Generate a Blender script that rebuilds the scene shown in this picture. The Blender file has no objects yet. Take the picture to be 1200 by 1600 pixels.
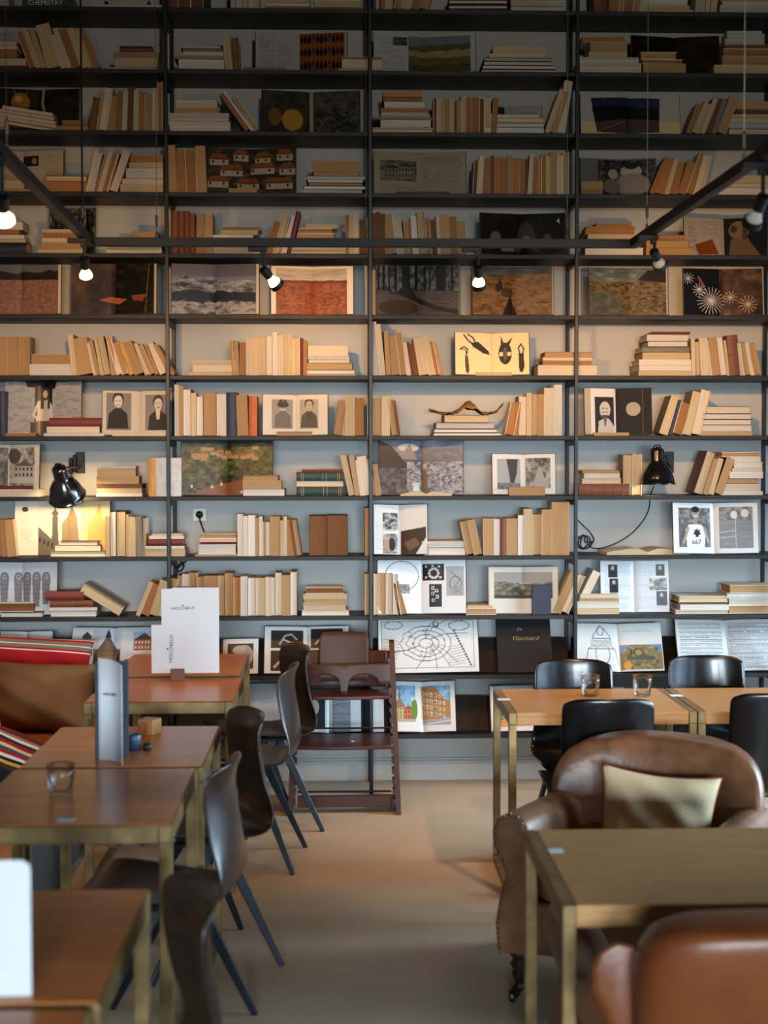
import bpy, math, random, re
import numpy as np
from mathutils import Matrix, Vector, Euler
R = math.radians
random.seed(7)
SC = bpy.context.scene
COL = SC.collection

# ------------------------------------------------------------------ camera
CAM_F, CAM_PITCH, CAM_YAW, CAM_ROLL = 2222.2, .03767, .03276, -.0014
CAM_O = Vector((0, -7.13862, 1.693))
_cy, _sy, _cp, _sp = math.cos(CAM_YAW), math.sin(CAM_YAW), math.cos(CAM_PITCH), math.sin(CAM_PITCH)
FW = Vector((_sy * _cp, _cy * _cp, -_sp)); _r = Vector((_cy, -_sy, 0)); _u = _r.cross(FW)
RT = math.cos(CAM_ROLL) * _r + math.sin(CAM_ROLL) * _u
UP = -math.sin(CAM_ROLL) * _r + math.cos(CAM_ROLL) * _u
cam = bpy.data.cameras.new('camera'); camo = bpy.data.objects.new('camera', cam); COL.objects.link(camo)
camo.matrix_world = Matrix(((RT.x, UP.x, -FW.x, CAM_O.x), (RT.y, UP.y, -FW.y, CAM_O.y), (RT.z, UP.z, -FW.z, CAM_O.z), (0, 0, 0, 1)))
cam.sensor_fit = 'VERTICAL'; cam.sensor_height = 36; cam.sensor_width = 27; cam.lens = 50
cam.dof.use_dof = True; cam.dof.focus_distance = 6.9; cam.dof.aperture_fstop = 2.6
cam.clip_start = .05
SC.camera = camo

# ------------------------------------------------------------------ light and exposure
SC.view_settings.view_transform = 'Standard'; SC.view_settings.look = 'None'
SC.view_settings.exposure = 0.0; SC.view_settings.gamma = 1; SC.view_settings.use_curve_mapping = False
SC.cycles.max_bounces = 10; SC.cycles.diffuse_bounces = 3; SC.cycles.glossy_bounces = 4
SC.cycles.transmission_bounces = 10; SC.cycles.caustics_reflective = False; SC.cycles.caustics_refractive = False
SC.cycles.sample_clamp_indirect = 4
SC.cycles.transparent_max_bounces = 16
SC.cycles.use_denoising = True
w = bpy.data.worlds.new('sky'); SC.world = w; w.use_nodes = True
w.node_tree.nodes['Background'].inputs[0].default_value = (.62, .78, 1, 1)
w.node_tree.nodes['Background'].inputs[1].default_value = 6.0
SC.world = w

DAY = (.60, .81, 1.0)
DAY_SOFT = (.75, .89, 1.0)
WARM = (1.0, .50, .175)
def area(name, loc, target, sx, sy, power, col=DAY, spread=180):
    l = bpy.data.lights.new(name, 'AREA'); l.shape = 'RECTANGLE'; l.size = sx; l.size_y = sy
    l.energy = power; l.color = col; l.spread = R(spread)
    o = bpy.data.objects.new(name, l); COL.objects.link(o); o.location = loc
    o.rotation_euler = (Vector(target) - Vector(loc)).to_track_quat('-Z', 'Y').to_euler()
    return o
def spot(name, loc, target, power, size=70, blend=.5, col=WARM, r=.025):
    l = bpy.data.lights.new(name, 'SPOT'); l.energy = power; l.color = col
    l.spot_size = R(size); l.spot_blend = blend; l.shadow_soft_size = r
    o = bpy.data.objects.new(name, l); COL.objects.link(o); o.location = loc
    o.rotation_euler = (Vector(target) - Vector(loc)).to_track_quat('-Z', 'Y').to_euler()
    return o
# daylight falling in and down through the windows of the right wall and of the street wall
for k, (yy, pw) in enumerate(((-1.25, 112), (-3.45, 60), (-5.65, 6))):
    area('window_daylight', (4.12, yy, 1.25), (2.3, yy + .1, .35), 1.55, 1.6, pw, spread=88)
for k, (xx, pw) in enumerate(((-.6, 66), (1.6, 66))):
    area('window_daylight', (xx, -11.9, 1.3), (xx * .9, -6.0, .05), 1.7, 1.6, pw, DAY_SOFT, spread=41)
# added fill spot without a lamp of its own, brightens the upper shelves
spot('upper_shelf_fill', (.7, -8.2, 3.3), (.7, .2, 3.75), 350, 52, 1.0, (1, .93, .80), .25)

# ------------------------------------------------------------------ helpers: pixel measurements of the photograph to metres
def _ray(x, y): return RT * ((x - 600) / CAM_F) - UP * ((y - 800) / CAM_F) + FW
def W(x, y, Y):
    d = _ray(x, y); t = (Y - CAM_O.y) / d.y; return CAM_O + d * t
def G(x, y, z):
    d = _ray(x, y); t = (z - CAM_O.z) / d.z; return CAM_O + d * t
def WX(x, y, Y): return W(x, y, Y).x
ROWZ = [3.920 - .302 * i for i in range(13)]
ROWPX = [15, 110, 206, 302, 397, 491, 586, 680, 774, 868, 962, 1056, 1150]
PXM = 1 / 311.0

# ------------------------------------------------------------------ materials
def lin(c):
    return tuple(((v / 255) / 12.92 if v / 255 <= .04045 else ((v / 255 + .055) / 1.055) ** 2.4) for v in c)
MATS = {}
def mat(name, rgb, rough=.5, metal=0, spec=.5, noise=0, nscale=8, stretch=(1, 1, 1), bump=0, bscale=60, coat=0, emit=None, estr=0, rgb2=None, trans=0, alpha=1, objrand=0, ior=1.45):
    m = bpy.data.materials.new(name); m.use_nodes = True; nt = m.node_tree; N = nt.nodes; L = nt.links
    b = N['Principled BSDF']; c = lin(rgb)
    b.inputs['Base Color'].default_value = (*c, 1); b.inputs['Roughness'].default_value = rough
    b.inputs['Metallic'].default_value = metal; b.inputs['Specular IOR Level'].default_value = spec
    b.inputs['Coat Weight'].default_value = coat; b.inputs['Transmission Weight'].default_value = trans
    b.inputs['IOR'].default_value = ior
    if coat: b.inputs['Coat Roughness'].default_value = .12
    if emit:
        b.inputs['Emission Color'].default_value = (*lin(emit), 1); b.inputs['Emission Strength'].default_value = estr
    if noise or bump or objrand:
        tc = N.new('ShaderNodeTexCoord'); mp = N.new('ShaderNodeMapping'); mp.inputs['Scale'].default_value = stretch
        L.new(tc.outputs['Object'], mp.inputs[0])
        src = None
        if noise:
            nz = N.new('ShaderNodeTexNoise'); nz.inputs['Scale'].default_value = nscale; nz.inputs['Detail'].default_value = 5
            L.new(mp.outputs[0], nz.inputs['Vector'])
            rp = N.new('ShaderNodeValToRGB'); c2 = lin(rgb2) if rgb2 else tuple(v * (1 - noise) for v in c)
            rp.color_ramp.elements[0].position = .32; rp.color_ramp.elements[1].position = .68
            rp.color_ramp.elements[0].color = (*c2, 1); rp.color_ramp.elements[1].color = (*c, 1)
            L.new(nz.outputs['Fac'], rp.inputs[0]); src = rp.outputs[0]
        if objrand:
            oi = N.new('ShaderNodeObjectInfo'); hs = N.new('ShaderNodeHueSaturation')
            mr = N.new('ShaderNodeMapRange'); mr.inputs['To Min'].default_value = 1 - objrand; mr.inputs['To Max'].default_value = 1 + objrand * .6
            L.new(oi.outputs['Random'], mr.inputs['Value']); L.new(mr.outputs[0], hs.inputs['Value'])
            if src: L.new(src, hs.inputs['Color'])
            else: hs.inputs['Color'].default_value = (*c, 1)
            src = hs.outputs[0]
        if src: L.new(src, b.inputs['Base Color'])
        if bump:
            nb = N.new('ShaderNodeTexNoise'); nb.inputs['Scale'].default_value = bscale; nb.inputs['Detail'].default_value = 4
            L.new(mp.outputs[0], nb.inputs['Vector'])
            bp = N.new('ShaderNodeBump'); bp.inputs['Strength'].default_value = bump; bp.inputs['Distance'].default_value = .004
            L.new(nb.outputs['Fac'], bp.inputs['Height']); L.new(bp.outputs[0], b.inputs['Normal'])
    MATS[name] = m
    return m
M = MATS
# page blocks seen from the fore edge; the noise runs in thin leaves across the thickness
PAGES = {'w': (212, 209, 202), 'i': (206, 195, 174), 'c': (196, 178, 144), 'b': (182, 156, 118), 't': (174, 142, 102), 'o': (162, 118, 74), 'n': (116, 80, 52), 'g': (184, 186, 184)}
PNAME = {'w': 'white', 'i': 'ivory', 'c': 'cream', 'b': 'beige', 't': 'tan', 'o': 'orange-brown', 'n': 'dark brown', 'g': 'pale grey'}
for k, c in PAGES.items():
    mat('pages_' + k, c, .85, spec=.2, noise=.22, nscale=1.0, stretch=(420, 3, 7), objrand=.14, bump=.5, bscale=1.0)
COVERS = {'R': (108, 40, 34), 'K': (26, 27, 30), 'G': (28, 58, 50), 'N': (30, 38, 60), 'B': (112, 62, 34), 'O': (186, 98, 46), 'Y': (192, 148, 82), 'W': (196, 202, 206), 'T': (122, 118, 104)}
CNAME = {'R': 'dark red', 'K': 'black', 'G': 'dark green', 'N': 'navy', 'B': 'brown leather', 'O': 'orange', 'Y': 'ochre', 'W': 'grey cloth', 'T': 'grey-brown'}
for k, c in COVERS.items():
    mat('cover_' + k, c, .55, noise=.25, nscale=30, objrand=.1, bump=.15, bscale=400)
for k, c in {'p1': (206, 192, 164), 'p2': (176, 150, 112), 'p3': (60, 58, 56), 'p4': (214, 210, 202), 'p5': (120, 96, 70), 'p6': (90, 40, 34)}.items():
    mat('cover_' + k, c, .5, objrand=.12)
mat('wall_paint', (178, 182, 181), .75, noise=.06, nscale=1.5, bump=.12, bscale=40)
mat('wall_umber', (126, 116, 104), .8)
mat('dark_paint', (60, 58, 56), .8)
mat('floor_lino', (184, 164, 138), .5, spec=.35, noise=.12, nscale=2.2, bump=.05, bscale=30)
mat('shelf_wood', (27, 25, 23), .5, spec=.4, noise=.4, nscale=6, stretch=(1, 14, 14), bump=.3, bscale=30)
mat('black_steel', (13, 14, 15), .42, spec=.4, noise=.3, nscale=20)
mat('track_metal', (11, 10, 9), .55, spec=.35)
mat('brass_steel', (150, 124, 78), .42, metal=.55, noise=.35, nscale=14, rgb2=(104, 86, 56), bump=.1, bscale=90)
mat('wood_cherry', (192, 114, 54), .27, spec=.4, noise=.15, nscale=3, stretch=(2, 9, 6), rgb2=(168, 94, 44))
mat('wood_oak', (176, 136, 86), .34, spec=.45, noise=.25, nscale=4, stretch=(2.4, 20, 20), rgb2=(158, 112, 62))
mat('wood_block', (176, 104, 66), .6, noise=.2, nscale=20)
mat('wood_holder', (112, 66, 50), .5, noise=.2, nscale=20)
mat('shell_dark', (44, 31, 24), .3, spec=.4, noise=.35, nscale=4, stretch=(2, 2, 14), coat=.12)
mat('shell_black', (12, 12, 14), .26, spec=.45, noise=.3, nscale=5, coat=.2)
mat('leg_steel', (26, 34, 42), .4, metal=.2, spec=.5)
mat('mahogany', (66, 28, 22), .34, spec=.5, noise=.3, nscale=10, stretch=(3, 3, 12))
mat('leather_brown', (130, 90, 62), .36, spec=.5, noise=.5, nscale=9, rgb2=(78, 50, 34), bump=.35, bscale=45)
mat('leather_tan', (116, 64, 28), .38, spec=.5, noise=.3, nscale=5, rgb2=(92, 44, 22), bump=.25, bscale=40)
mat('leather_orange', (190, 108, 48), .45, noise=.25, nscale=5, rgb2=(160, 84, 36))
mat('nail_brass', (96, 70, 48), .35, metal=.8)
mat('leg_turned', (28, 18, 14), .25, spec=.6)
mat('cloth_beige', (228, 208, 168), .9, spec=.1, noise=.15, nscale=9, bump=.3, bscale=120)
mat('cloth_brown', (124, 92, 60), .85, spec=.15, noise=.2, nscale=6, bump=.4, bscale=18)
mat('piping_red', (140, 34, 38), .8)
mat('card_white', (206, 212, 218), .6)
mat('ink', (44, 46, 66), .6)
mat('gold_ink', (170, 140, 90), .5)
mat('lamp_enamel', (16, 17, 20), .2, spec=.7, coat=.8)
mat('lamp_inner', (230, 222, 200), .5)
mat('cable_black', (16, 16, 16), .5)
mat('socket_plastic', (206, 204, 192), .4)
mat('steel_wire', (130, 130, 126), .35, metal=.9)
mat('leaf_dry', (150, 112, 66), .7, noise=.35, nscale=30)
mat('bulb_lit', (255, 240, 214), .3, emit=(255, 214, 150), estr=9)
mat('bulb_dim', (210, 206, 196), .2, spec=.6)
mat('poster_blue', (44, 52, 62), .5)
mat('pot_blue', (62, 84, 108), .35)
mat('board_black', (13, 14, 16), .55, spec=.3, noise=.25, nscale=6, stretch=(10, 1, 1))
mat('frame_white', (210, 212, 212), .5)
g = bpy.data.materials.new('clear_glass'); g.use_nodes = True; nt = g.node_tree; nt.nodes.remove(nt.nodes['Principled BSDF'])
tr = nt.nodes.new('ShaderNodeBsdfTransparent'); tr.inputs[0].default_value = (.97, .98, .98, 1); gs = nt.nodes.new('ShaderNodeBsdfGlossy'); gs.inputs['Roughness'].default_value = .04
lw = nt.nodes.new('ShaderNodeLayerWeight'); lw.inputs[0].default_value = .22; mxs = nt.nodes.new('ShaderNodeMixShader'); ml = nt.nodes.new('ShaderNodeMath'); ml.operation = 'MULTIPLY'; ml.inputs[1].default_value = .65; nt.links.new(lw.outputs['Fresnel'], ml.inputs[0]); nt.links.new(ml.outputs[0], mxs.inputs[0]); nt.links.new(tr.outputs[0], mxs.inputs[1]); nt.links.new(gs.outputs[0], mxs.inputs[2]); nt.links.new(mxs.outputs[0], nt.nodes['Material Output'].inputs[0]); M['clear_glass'] = g
pane = mat('pane_glass', (240, 250, 255), .0, trans=1, ior=1.02)

# printed paper: colours of the print itself, one per mesh point
m = bpy.data.materials.new('print'); m.use_nodes = True; N = m.node_tree.nodes; b = N['Principled BSDF']
at = N.new('ShaderNodeAttribute'); at.attribute_name = 'Col'; m.node_tree.links.new(at.outputs['Color'], b.inputs['Base Color'])
b.inputs['Roughness'].default_value = .3; b.inputs['Specular IOR Level'].default_value = .28; M['print'] = m
m2 = m.copy(); m2.name = 'print_matt'; m2.node_tree.nodes['Principled BSDF'].inputs['Roughness'].default_value = .7; M['print_matt'] = m2

# ------------------------------------------------------------------ mesh helpers
class MB:
    def __init__(s): s.v = []; s.f = []; s.m = []
    def add(s, vs, fs, mi=0, mx=None):
        o = len(s.v)
        s.v += [tuple(mx @ Vector(p)) for p in vs] if mx is not None else [tuple(p) for p in vs]
        s.f += [tuple(i + o for i in q) for q in fs]; s.m += [mi] * len(fs); return s
    def box(s, x0, x1, y0, y1, z0, z1, mi=0, mx=None):
        return s.add([(x0, y0, z0), (x1, y0, z0), (x1, y1, z0), (x0, y1, z0), (x0, y0, z1), (x1, y0, z1), (x1, y1, z1), (x0, y1, z1)],
                     [(0, 3, 2, 1), (4, 5, 6, 7), (0, 1, 5, 4), (1, 2, 6, 5), (2, 3, 7, 6), (3, 0, 4, 7)], mi, mx)
    def bar(s, a, b, w, h=None, w2=None, h2=None, up=(0, 0, 1), mi=0):
        a = Vector(a); b = Vector(b); h = h or w; w2 = w if w2 is None else w2; h2 = h if h2 is None else h2
        d = (b - a).normalized(); sd = d.cross(Vector(up))
        if sd.length < 1e-4: sd = d.cross(Vector((0, 1, 0)))
        sd.normalize(); u = sd.cross(d)
        vs = []
        for p, ww, hh in ((a, w, h), (b, w2, h2)):
            for i, j in ((-1, -1), (1, -1), (1, 1), (-1, 1)): vs.append(p + sd * (i * ww / 2) + u * (j * hh / 2))
        return s.add(vs, [(0, 1, 2, 3), (7, 6, 5, 4), (0, 4, 5, 1), (1, 5, 6, 2), (2, 6, 7, 3), (3, 7, 4, 0)], mi)
    def tube(s, pts, r, n=8, mi=0):
        pts = [Vector(p) for p in pts]; rr = r if isinstance(r, (list, tuple)) else [r] * len(pts)
        vs = []; fs = []; pu = None
        for k, p in enumerate(pts):
            d = (pts[min(k + 1, len(pts) - 1)] - pts[max(k - 1, 0)]).normalized()
            if pu is None:
                pu = d.orthogonal().normalized()
            u = (pu - d * pu.dot(d)).normalized(); pu = u; v = d.cross(u)
            for i in range(n):
                a = 2 * math.pi * i / n; vs.append(p + (u * math.cos(a) + v * math.sin(a)) * rr[k])
        for k in range(len(pts) - 1):
            for i in range(n):
                j = (i + 1) % n; fs.append((k * n + i, k * n + j, k * n + n + j, k * n + n + i))
        fs.append(tuple(range(n - 1, -1, -1))); fs.append(tuple(range((len(pts) - 1) * n, len(pts) * n)))
        return s.add(vs, fs, mi)
    def lathe(s, prof, n=24, mi=0, mx=None, close=True):
        vs = []; fs = []
        for r, z in prof:
            for i in range(n):
                a = 2 * math.pi * i / n; vs.append((r * math.cos(a), r * math.sin(a), z))
        for k in range(len(prof) - 1):
            for i in range(n):
                j = (i + 1) % n; fs.append((k * n + i, k * n + j, k * n + n + j, k * n + n + i))
        if close: fs.append(tuple(range(n - 1, -1, -1))); fs.append(tuple(range((len(prof) - 1) * n, len(prof) * n)))
        return s.add(vs, fs, mi, mx)
    def prism(s, poly, y0, y1, mi=0, mx=None):      # poly in x,z, pulled along y
        n = len(poly); vs = [(x, y0, z) for x, z in poly] + [(x, y1, z) for x, z in poly]
        fs = [tuple(range(n)), tuple(range(2 * n - 1, n - 1, -1))] + [(i, i + n, (i + 1) % n + n, (i + 1) % n) for i in range(n)]
        return s.add(vs, fs, mi, mx)
    def build(s, name, mats, parent=None, loc=(0, 0, 0), rot=(0, 0, 0), smooth=False, bevel=0, seg=2, subsurf=0):
        me = bpy.data.meshes.new(name); me.from_pydata(s.v, [], s.f)
        mats = mats if isinstance(mats, (list, tuple)) else [mats]
        for q in mats: me.materials.append(M[q] if isinstance(q, str) else q)
        if any(s.m): me.polygons.foreach_set('material_index', s.m)
        if smooth: me.polygons.foreach_set('use_smooth', [True] * len(me.polygons))
        me.update()
        o = bpy.data.objects.new(name, me); COL.objects.link(o); o.location = loc; o.rotation_euler = rot
        if parent: o.parent = parent
        if bevel:
            bv = o.modifiers.new('bevel', 'BEVEL'); bv.width = bevel; bv.segments = seg; bv.limit_method = 'ANGLE'; bv.angle_limit = R(40)
        if subsurf:
            sb = o.modifiers.new('sub', 'SUBSURF'); sb.levels = subsurf; sb.render_levels = subsurf
        return o
def tag(o, label=None, cat=None, group=None, kind=None):
    if label: o['label'] = label
    if cat: o['category'] = cat
    if group: o['group'] = group
    if kind: o['kind'] = kind
    return o
def thing(name, label, cat, loc=(0, 0, 0), rot=(0, 0, 0), group=None):
    o = bpy.data.objects.new(name, None); COL.objects.link(o); o.location = loc; o.rotation_euler = rot; o.empty_display_size = .05
    return tag(o, label, cat, group)
def struct(o): o['kind'] = 'structure'; return o
def copy_tree(o, parent=None):
    c = o.copy(); COL.objects.link(c); c.parent = parent
    for ch in list(o.children): copy_tree(ch, c)
    return c
def smooth_by_angle(o, a=35):
    me = o.data; me.polygons.foreach_set('use_smooth', [True] * len(me.polygons))
    o.modifiers.new('split', 'EDGE_SPLIT').split_angle = R(a)
def lettering(name, s, size, matname, mx, parent=None, align='CENTER', ext=.0003, shear=0, space=1.0, off=0):
    cu = bpy.data.curves.new(name, 'FONT'); cu.body = s; cu.size = size; cu.align_x = align; cu.extrude = ext; cu.shear = shear
    cu.space_character = space; cu.resolution_u = 2; cu.offset = off
    t = bpy.data.objects.new(name, cu); COL.objects.link(t)
    me = bpy.data.meshes.new_from_object(t); bpy.data.objects.remove(t); bpy.data.curves.remove(cu)
    me.materials.clear(); me.materials.append(M[matname]); me.name = name
    o = bpy.data.objects.new(name, me); COL.objects.link(o)
    if parent: o.parent = parent
    o.matrix_local = mx; return o
STAND = Matrix.Rotation(R(90), 4, 'X')     # lettering upright facing the camera side (-y)

# ------------------------------------------------------------------ the room
YW = .29
b = MB(); b.box(-2.05, 4.3, -12.3, YW + .1, -.12, 0); struct(b.build('floor', 'floor_lino'))
b = MB(); b.box(-2.05, 4.3, YW, YW + .12, 0, 5.6); struct(b.build('wall_back', 'wall_paint'))
b = MB(); b.box(-2.07, -1.95, -12.3, YW + .12, 0, 5.6); struct(b.build('wall_left', 'wall_umber'))
b = MB(); b.box(-2.05, 4.42, -12.4, YW + .12, 5.6, 5.7); struct(b.build('ceiling', 'dark_paint'))
def wall_with_holes(name, axis, pos, th, a0, a1, holes, top=5.6, z0=.45, z1=2.10):
    b = MB()
    def bx(u0, u1, za, zb):
        if axis == 'x': b.box(pos, pos + th, u0, u1, za, zb)
        else: b.box(u0, u1, pos, pos + th, za, zb)
    bx(a0, a1, 0, z0); bx(a0, a1, z1, top); c = a0
    for h0, h1 in holes: bx(c, h0, z0, z1); c = h1
    bx(c, a1, z0, z1)
    struct(b.build(name, 'wall_umber'))
RW = [(-6.45, -4.85), (-4.25, -2.65), (-2.05, -.45)]
FWN = [(-1.5, .3), (.7, 2.5), (2.9, 4.0)]
wall_with_holes('wall_right', 'x', 4.2, .2, -12.3, YW + .12, RW)
wall_with_holes('wall_street', 'y', -12.3, .2, -2.05, 4.42, FWN)
n = 0
for ax, hs in (('x', RW), ('y', FWN)):
    for h0, h1 in hs:
        n += 1; fr = MB(); gl = MB(); p = 4.28 if ax == 'x' else -12.22
        def bx(q, u0, u1, za, zb, d):
            if ax == 'x': q.box(p - d, p + d, u0, u1, za, zb)
            else: q.box(u0, u1, p - d, p + d, za, zb)
        bx(fr, h0, h0 + .06, .45, 2.10, .03); bx(fr, h1 - .06, h1, .45, 2.10, .03); bx(fr, h0, h1, .45, .52, .03); bx(fr, h0, h1, 2.03, 2.10, .03)
        bx(fr, (h0 + h1) / 2 - .025, (h0 + h1) / 2 + .025, .45, 2.10, .025)
        o = struct(fr.build('window_%d' % n, 'frame_white')); bx(gl, h0 + .06, h1 - .06, .52, 2.03, .003); gl.build('glass_pane', 'pane_glass', o)
b = MB(); b.box(-1.95, 4.2, YW - .014, YW, 0, .105); b.box(-1.95, 4.2, YW - .010, YW, .105, .118); struct(b.build('baseboard_back', 'wall_paint', bevel=.003))

b = MB(); b.box(-1.95, 3.2, -9.3, -9.15, 0, 1.02); struct(b.build('window_light_blocker', 'wall_umber'))  # added unseen block that keeps street window light off the near floor
# ------------------------------------------------------------------ the wall of shelves
bc = thing('bookcase', 'tall black steel and wood bookcase covering the whole back wall', 'bookcase', (0, 0, 0))
PX = [-1.87, -.842, .1675, 1.2005, 2.2377, 3.27]
for x in PX:
    MB().box(x - .0095, x + .0095, -.02, -.001, 0, 5.05).build('post', 'black_steel', bc, bevel=.003)
    MB().box(x - .0095, x + .0095, .256, .275, 0, 5.05).build('post', 'black_steel', bc, bevel=.003)
for i, z in enumerate([ROWZ[0] + .302 * 3, ROWZ[0] + .604, ROWZ[0] + .302] + ROWZ):
    for k in range(len(PX) - 1):
        x0, x1 = PX[k], PX[k + 1]
        q = MB(); q.box(x0 + .0005, x1 - .0005, 0, .272, z - .021, z)
        if i > 12: pass
        q.build('shelf_board', 'shelf_wood', bc, bevel=.0015, seg=1)
    if i > 1:
        for x in PX:
            MB().box(x - .006, x + .006, 0, .256, z - .05, z - .0215).build('side_bar', 'black_steel', bc)
# leaning display boards behind the big books of the two lowest shelves
for i in (11, 12):
    z = ROWZ[i]
    for k in range(len(PX) - 1):
        if i == 12 and k == 0: pass
        mx = Matrix.Translation((0, .10, z)) @ Matrix.Rotation(R(-30), 4, 'X')
        MB().box(PX[k] + .012, PX[k + 1] - .012, 0, .008, .0, .19, mx=mx).build('display_board', 'board_black', bc)

# ------------------------------------------------------------------ prints: small pictures computed point by point
def vnoise(h, w, sx, sy, seed, octv=5, rough=.66):
    rs = np.random.RandomState(seed); out = np.zeros((h, w)); amp = 1; tot = 0
    for o in range(octv):
        gx = max(2, int(w / sx * 2 ** o) + 2); gy = max(2, int(h / sy * 2 ** o) + 2); gr = rs.rand(gy + 1, gx + 1)
        yy = np.linspace(0, gy - 1.001, h); xx = np.linspace(0, gx - 1.001, w); yi = yy.astype(int); xi = xx.astype(int)
        fy = (yy - yi)[:, None]; fx = (xx - xi)[None]; fy = fy * fy * (3 - 2 * fy); fx = fx * fx * (3 - 2 * fx)
        a = gr[yi][:, xi]; b = gr[yi][:, xi + 1]; c = gr[yi + 1][:, xi]; d = gr[yi + 1][:, xi + 1]
        out += amp * ((a * (1 - fx) + b * fx) * (1 - fy) + (c * (1 - fx) + d * fx) * fy); tot += amp; amp *= rough
    out /= tot; return np.clip((out - .5) * 1.7 + .5, 0, 1)
class CV:
    S = 1.3
    def __init__(s, w, h, paper=(222, 218, 208)):
        s.w = int(w * s.S); s.h = int(h * s.S); s.a = np.zeros((s.h, s.w, 3)); s.a[:] = paper
        s.yy, s.xx = np.mgrid[0:s.h, 0:s.w]; s.yy = (s.yy + .5) / s.S; s.xx = (s.xx + .5) / s.S; s.W = w; s.H = h
    def _m(s, x0, y0, x1, y1): return (s.xx >= x0) & (s.xx <= x1) & (s.yy >= y0) & (s.yy <= y1)
    def rect(s, x0, y0, x1, y1, c): s.a[s._m(x0, y0, x1, y1)] = c; return s
    def ell(s, cx, cy, rx, ry, c, clip=None):
        m = ((s.xx - cx) / rx) ** 2 + ((s.yy - cy) / ry) ** 2 <= 1
        if clip: m &= s._m(*clip)
        s.a[m] = c; return s
    def poly(s, pts, c, clip=None):
        m = np.zeros(s.xx.shape, bool); n = len(pts)
        for i in range(n):
            xa, ya = pts[i]; xb, yb = pts[(i + 1) % n]
            if ya == yb: continue
            m ^= ((s.yy > min(ya, yb)) & (s.yy <= max(ya, yb)) & (s.xx < (xb - xa) * (s.yy - ya) / (yb - ya) + xa))
        if clip: m &= s._m(*clip)
        s.a[m] = c; return s
    def line(s, pts, c, wd=.8):
        for (xa, ya), (xb, yb) in zip(pts, pts[1:]):
            dx, dy = xb - xa, yb - ya; L = dx * dx + dy * dy + 1e-9
            t = np.clip(((s.xx - xa) * dx + (s.yy - ya) * dy) / L, 0, 1)
            m = (s.xx - xa - t * dx) ** 2 + (s.yy - ya - t * dy) ** 2 <= (wd / 2) ** 2 + .12
            s.a[m] = c
        return s
    def ring(s, cx, cy, rx, ry, c, wd=.9): return s.line([(cx + rx * math.cos(t / 20 * 2 * math.pi), cy + ry * math.sin(t / 20 * 2 * math.pi)) for t in range(21)], c, wd)
    def photo(s, x0, y0, x1, y1, pal, sx=14, sy=10, seed=1, octv=5, rough=.7, grad=0):
        m = s._m(x0, y0, x1, y1); n = vnoise(s.h, s.w, sx * s.S, sy * s.S, seed, octv, rough)
        if grad: n = np.clip(n + grad * ((s.yy - (y0 + y1) / 2) / max(1, y1 - y0)), 0, 1)
        ps = np.linspace(0, 1, len(pal)); pal = np.array(pal, float)
        for k in range(3): s.a[..., k][m] = np.interp(n[m], ps, pal[:, k])
        return s
    def ridge(s, x0, x1, y, amp, seed, y1, pal, sx=20, fine=6, clip=None):    # a range of hills: everything below a wavy line
        n = vnoise(3, s.w, sx * s.S, 3, seed, 4)[1]; top = y + (n - .5) * 2 * amp
        m = (s.yy >= top[None]) & (s.yy <= y1) & (s.xx >= x0) & (s.xx <= x1)
        q = vnoise(s.h, s.w, fine * 2.2 * s.S, fine * s.S, seed + 5, 5, .8); ps = np.linspace(0, 1, len(pal)); pal = np.array(pal, float)
        for k in range(3): s.a[..., k][m] = np.interp(q[m], ps, pal[:, k])
        return s
    def text(s, x0, y0, x1, y1, c=(120, 116, 108), lh=2.6, seed=1, fill=.9):
        rs = np.random.RandomState(seed); y = y0
        while y < y1 - 1:
            x = x0; xe = x1 - (rs.rand() < .2) * rs.rand() * (x1 - x0) * .6
            while x < xe:
                ln = 2 + rs.rand() * 6
                if rs.rand() < fill:
                    m = s._m(x, y, min(x + ln, xe), y + lh * .38); s.a[m] = s.a[m] * .35 + np.array(c) * .65
                x += ln + 1.2
            y += lh
        return s
    def mixv(s, x, wd=3, k=.75):       # the soft fold in the paper next to the spine is printed darker in many photo books
        return s
def person(c, x, y, sc, coat=(60, 58, 56), skin=(196, 190, 182), hair=(50, 46, 44), clip=None):
    c.poly([(x - 14 * sc, y + 40 * sc), (x - 12 * sc, y + 20 * sc), (x - 4 * sc, y + 13 * sc), (x + 4 * sc, y + 13 * sc), (x + 12 * sc, y + 20 * sc), (x + 14 * sc, y + 40 * sc)], coat, clip)
    c.ell(x, y + 1 * sc, 7.4 * sc, 9.4 * sc, hair, clip); c.ell(x, y + 4 * sc, 5.6 * sc, 8 * sc, skin, clip)
    d = tuple(v * .45 for v in skin); c.ell(x - 2.3 * sc, y + 3 * sc, 1.1 * sc, .7 * sc, d, clip); c.ell(x + 2.3 * sc, y + 3 * sc, 1.1 * sc, .7 * sc, d, clip)
    c.line([(x - 1.8 * sc, y + 8.6 * sc), (x + 1.8 * sc, y + 8.6 * sc)], d, .7 * sc); return c
def house(c, x0, y0, x1, y1, wall, roof, nx=4, ny=3, rh=.3, win=(60, 60, 66)):
    yr = y0 + (y1 - y0) * rh; c.rect(x0, yr, x1, y1, wall)
    c.poly([(x0 - 1, yr), ((x0 + x1) / 2, y0), (x1 + 1, yr)], roof)
    for i in range(nx):
        for j in range(ny):
            a = x0 + (x1 - x0) * (i + .25) / nx; e = yr + (y1 - yr) * (j + .2) / ny
            c.rect(a, e, a + (x1 - x0) / nx * .5, e + (y1 - yr) / ny * .55, win)
    return c
BWP = [(24, 24, 26), (80, 80, 82), (150, 150, 150), (205, 205, 202)]

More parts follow.
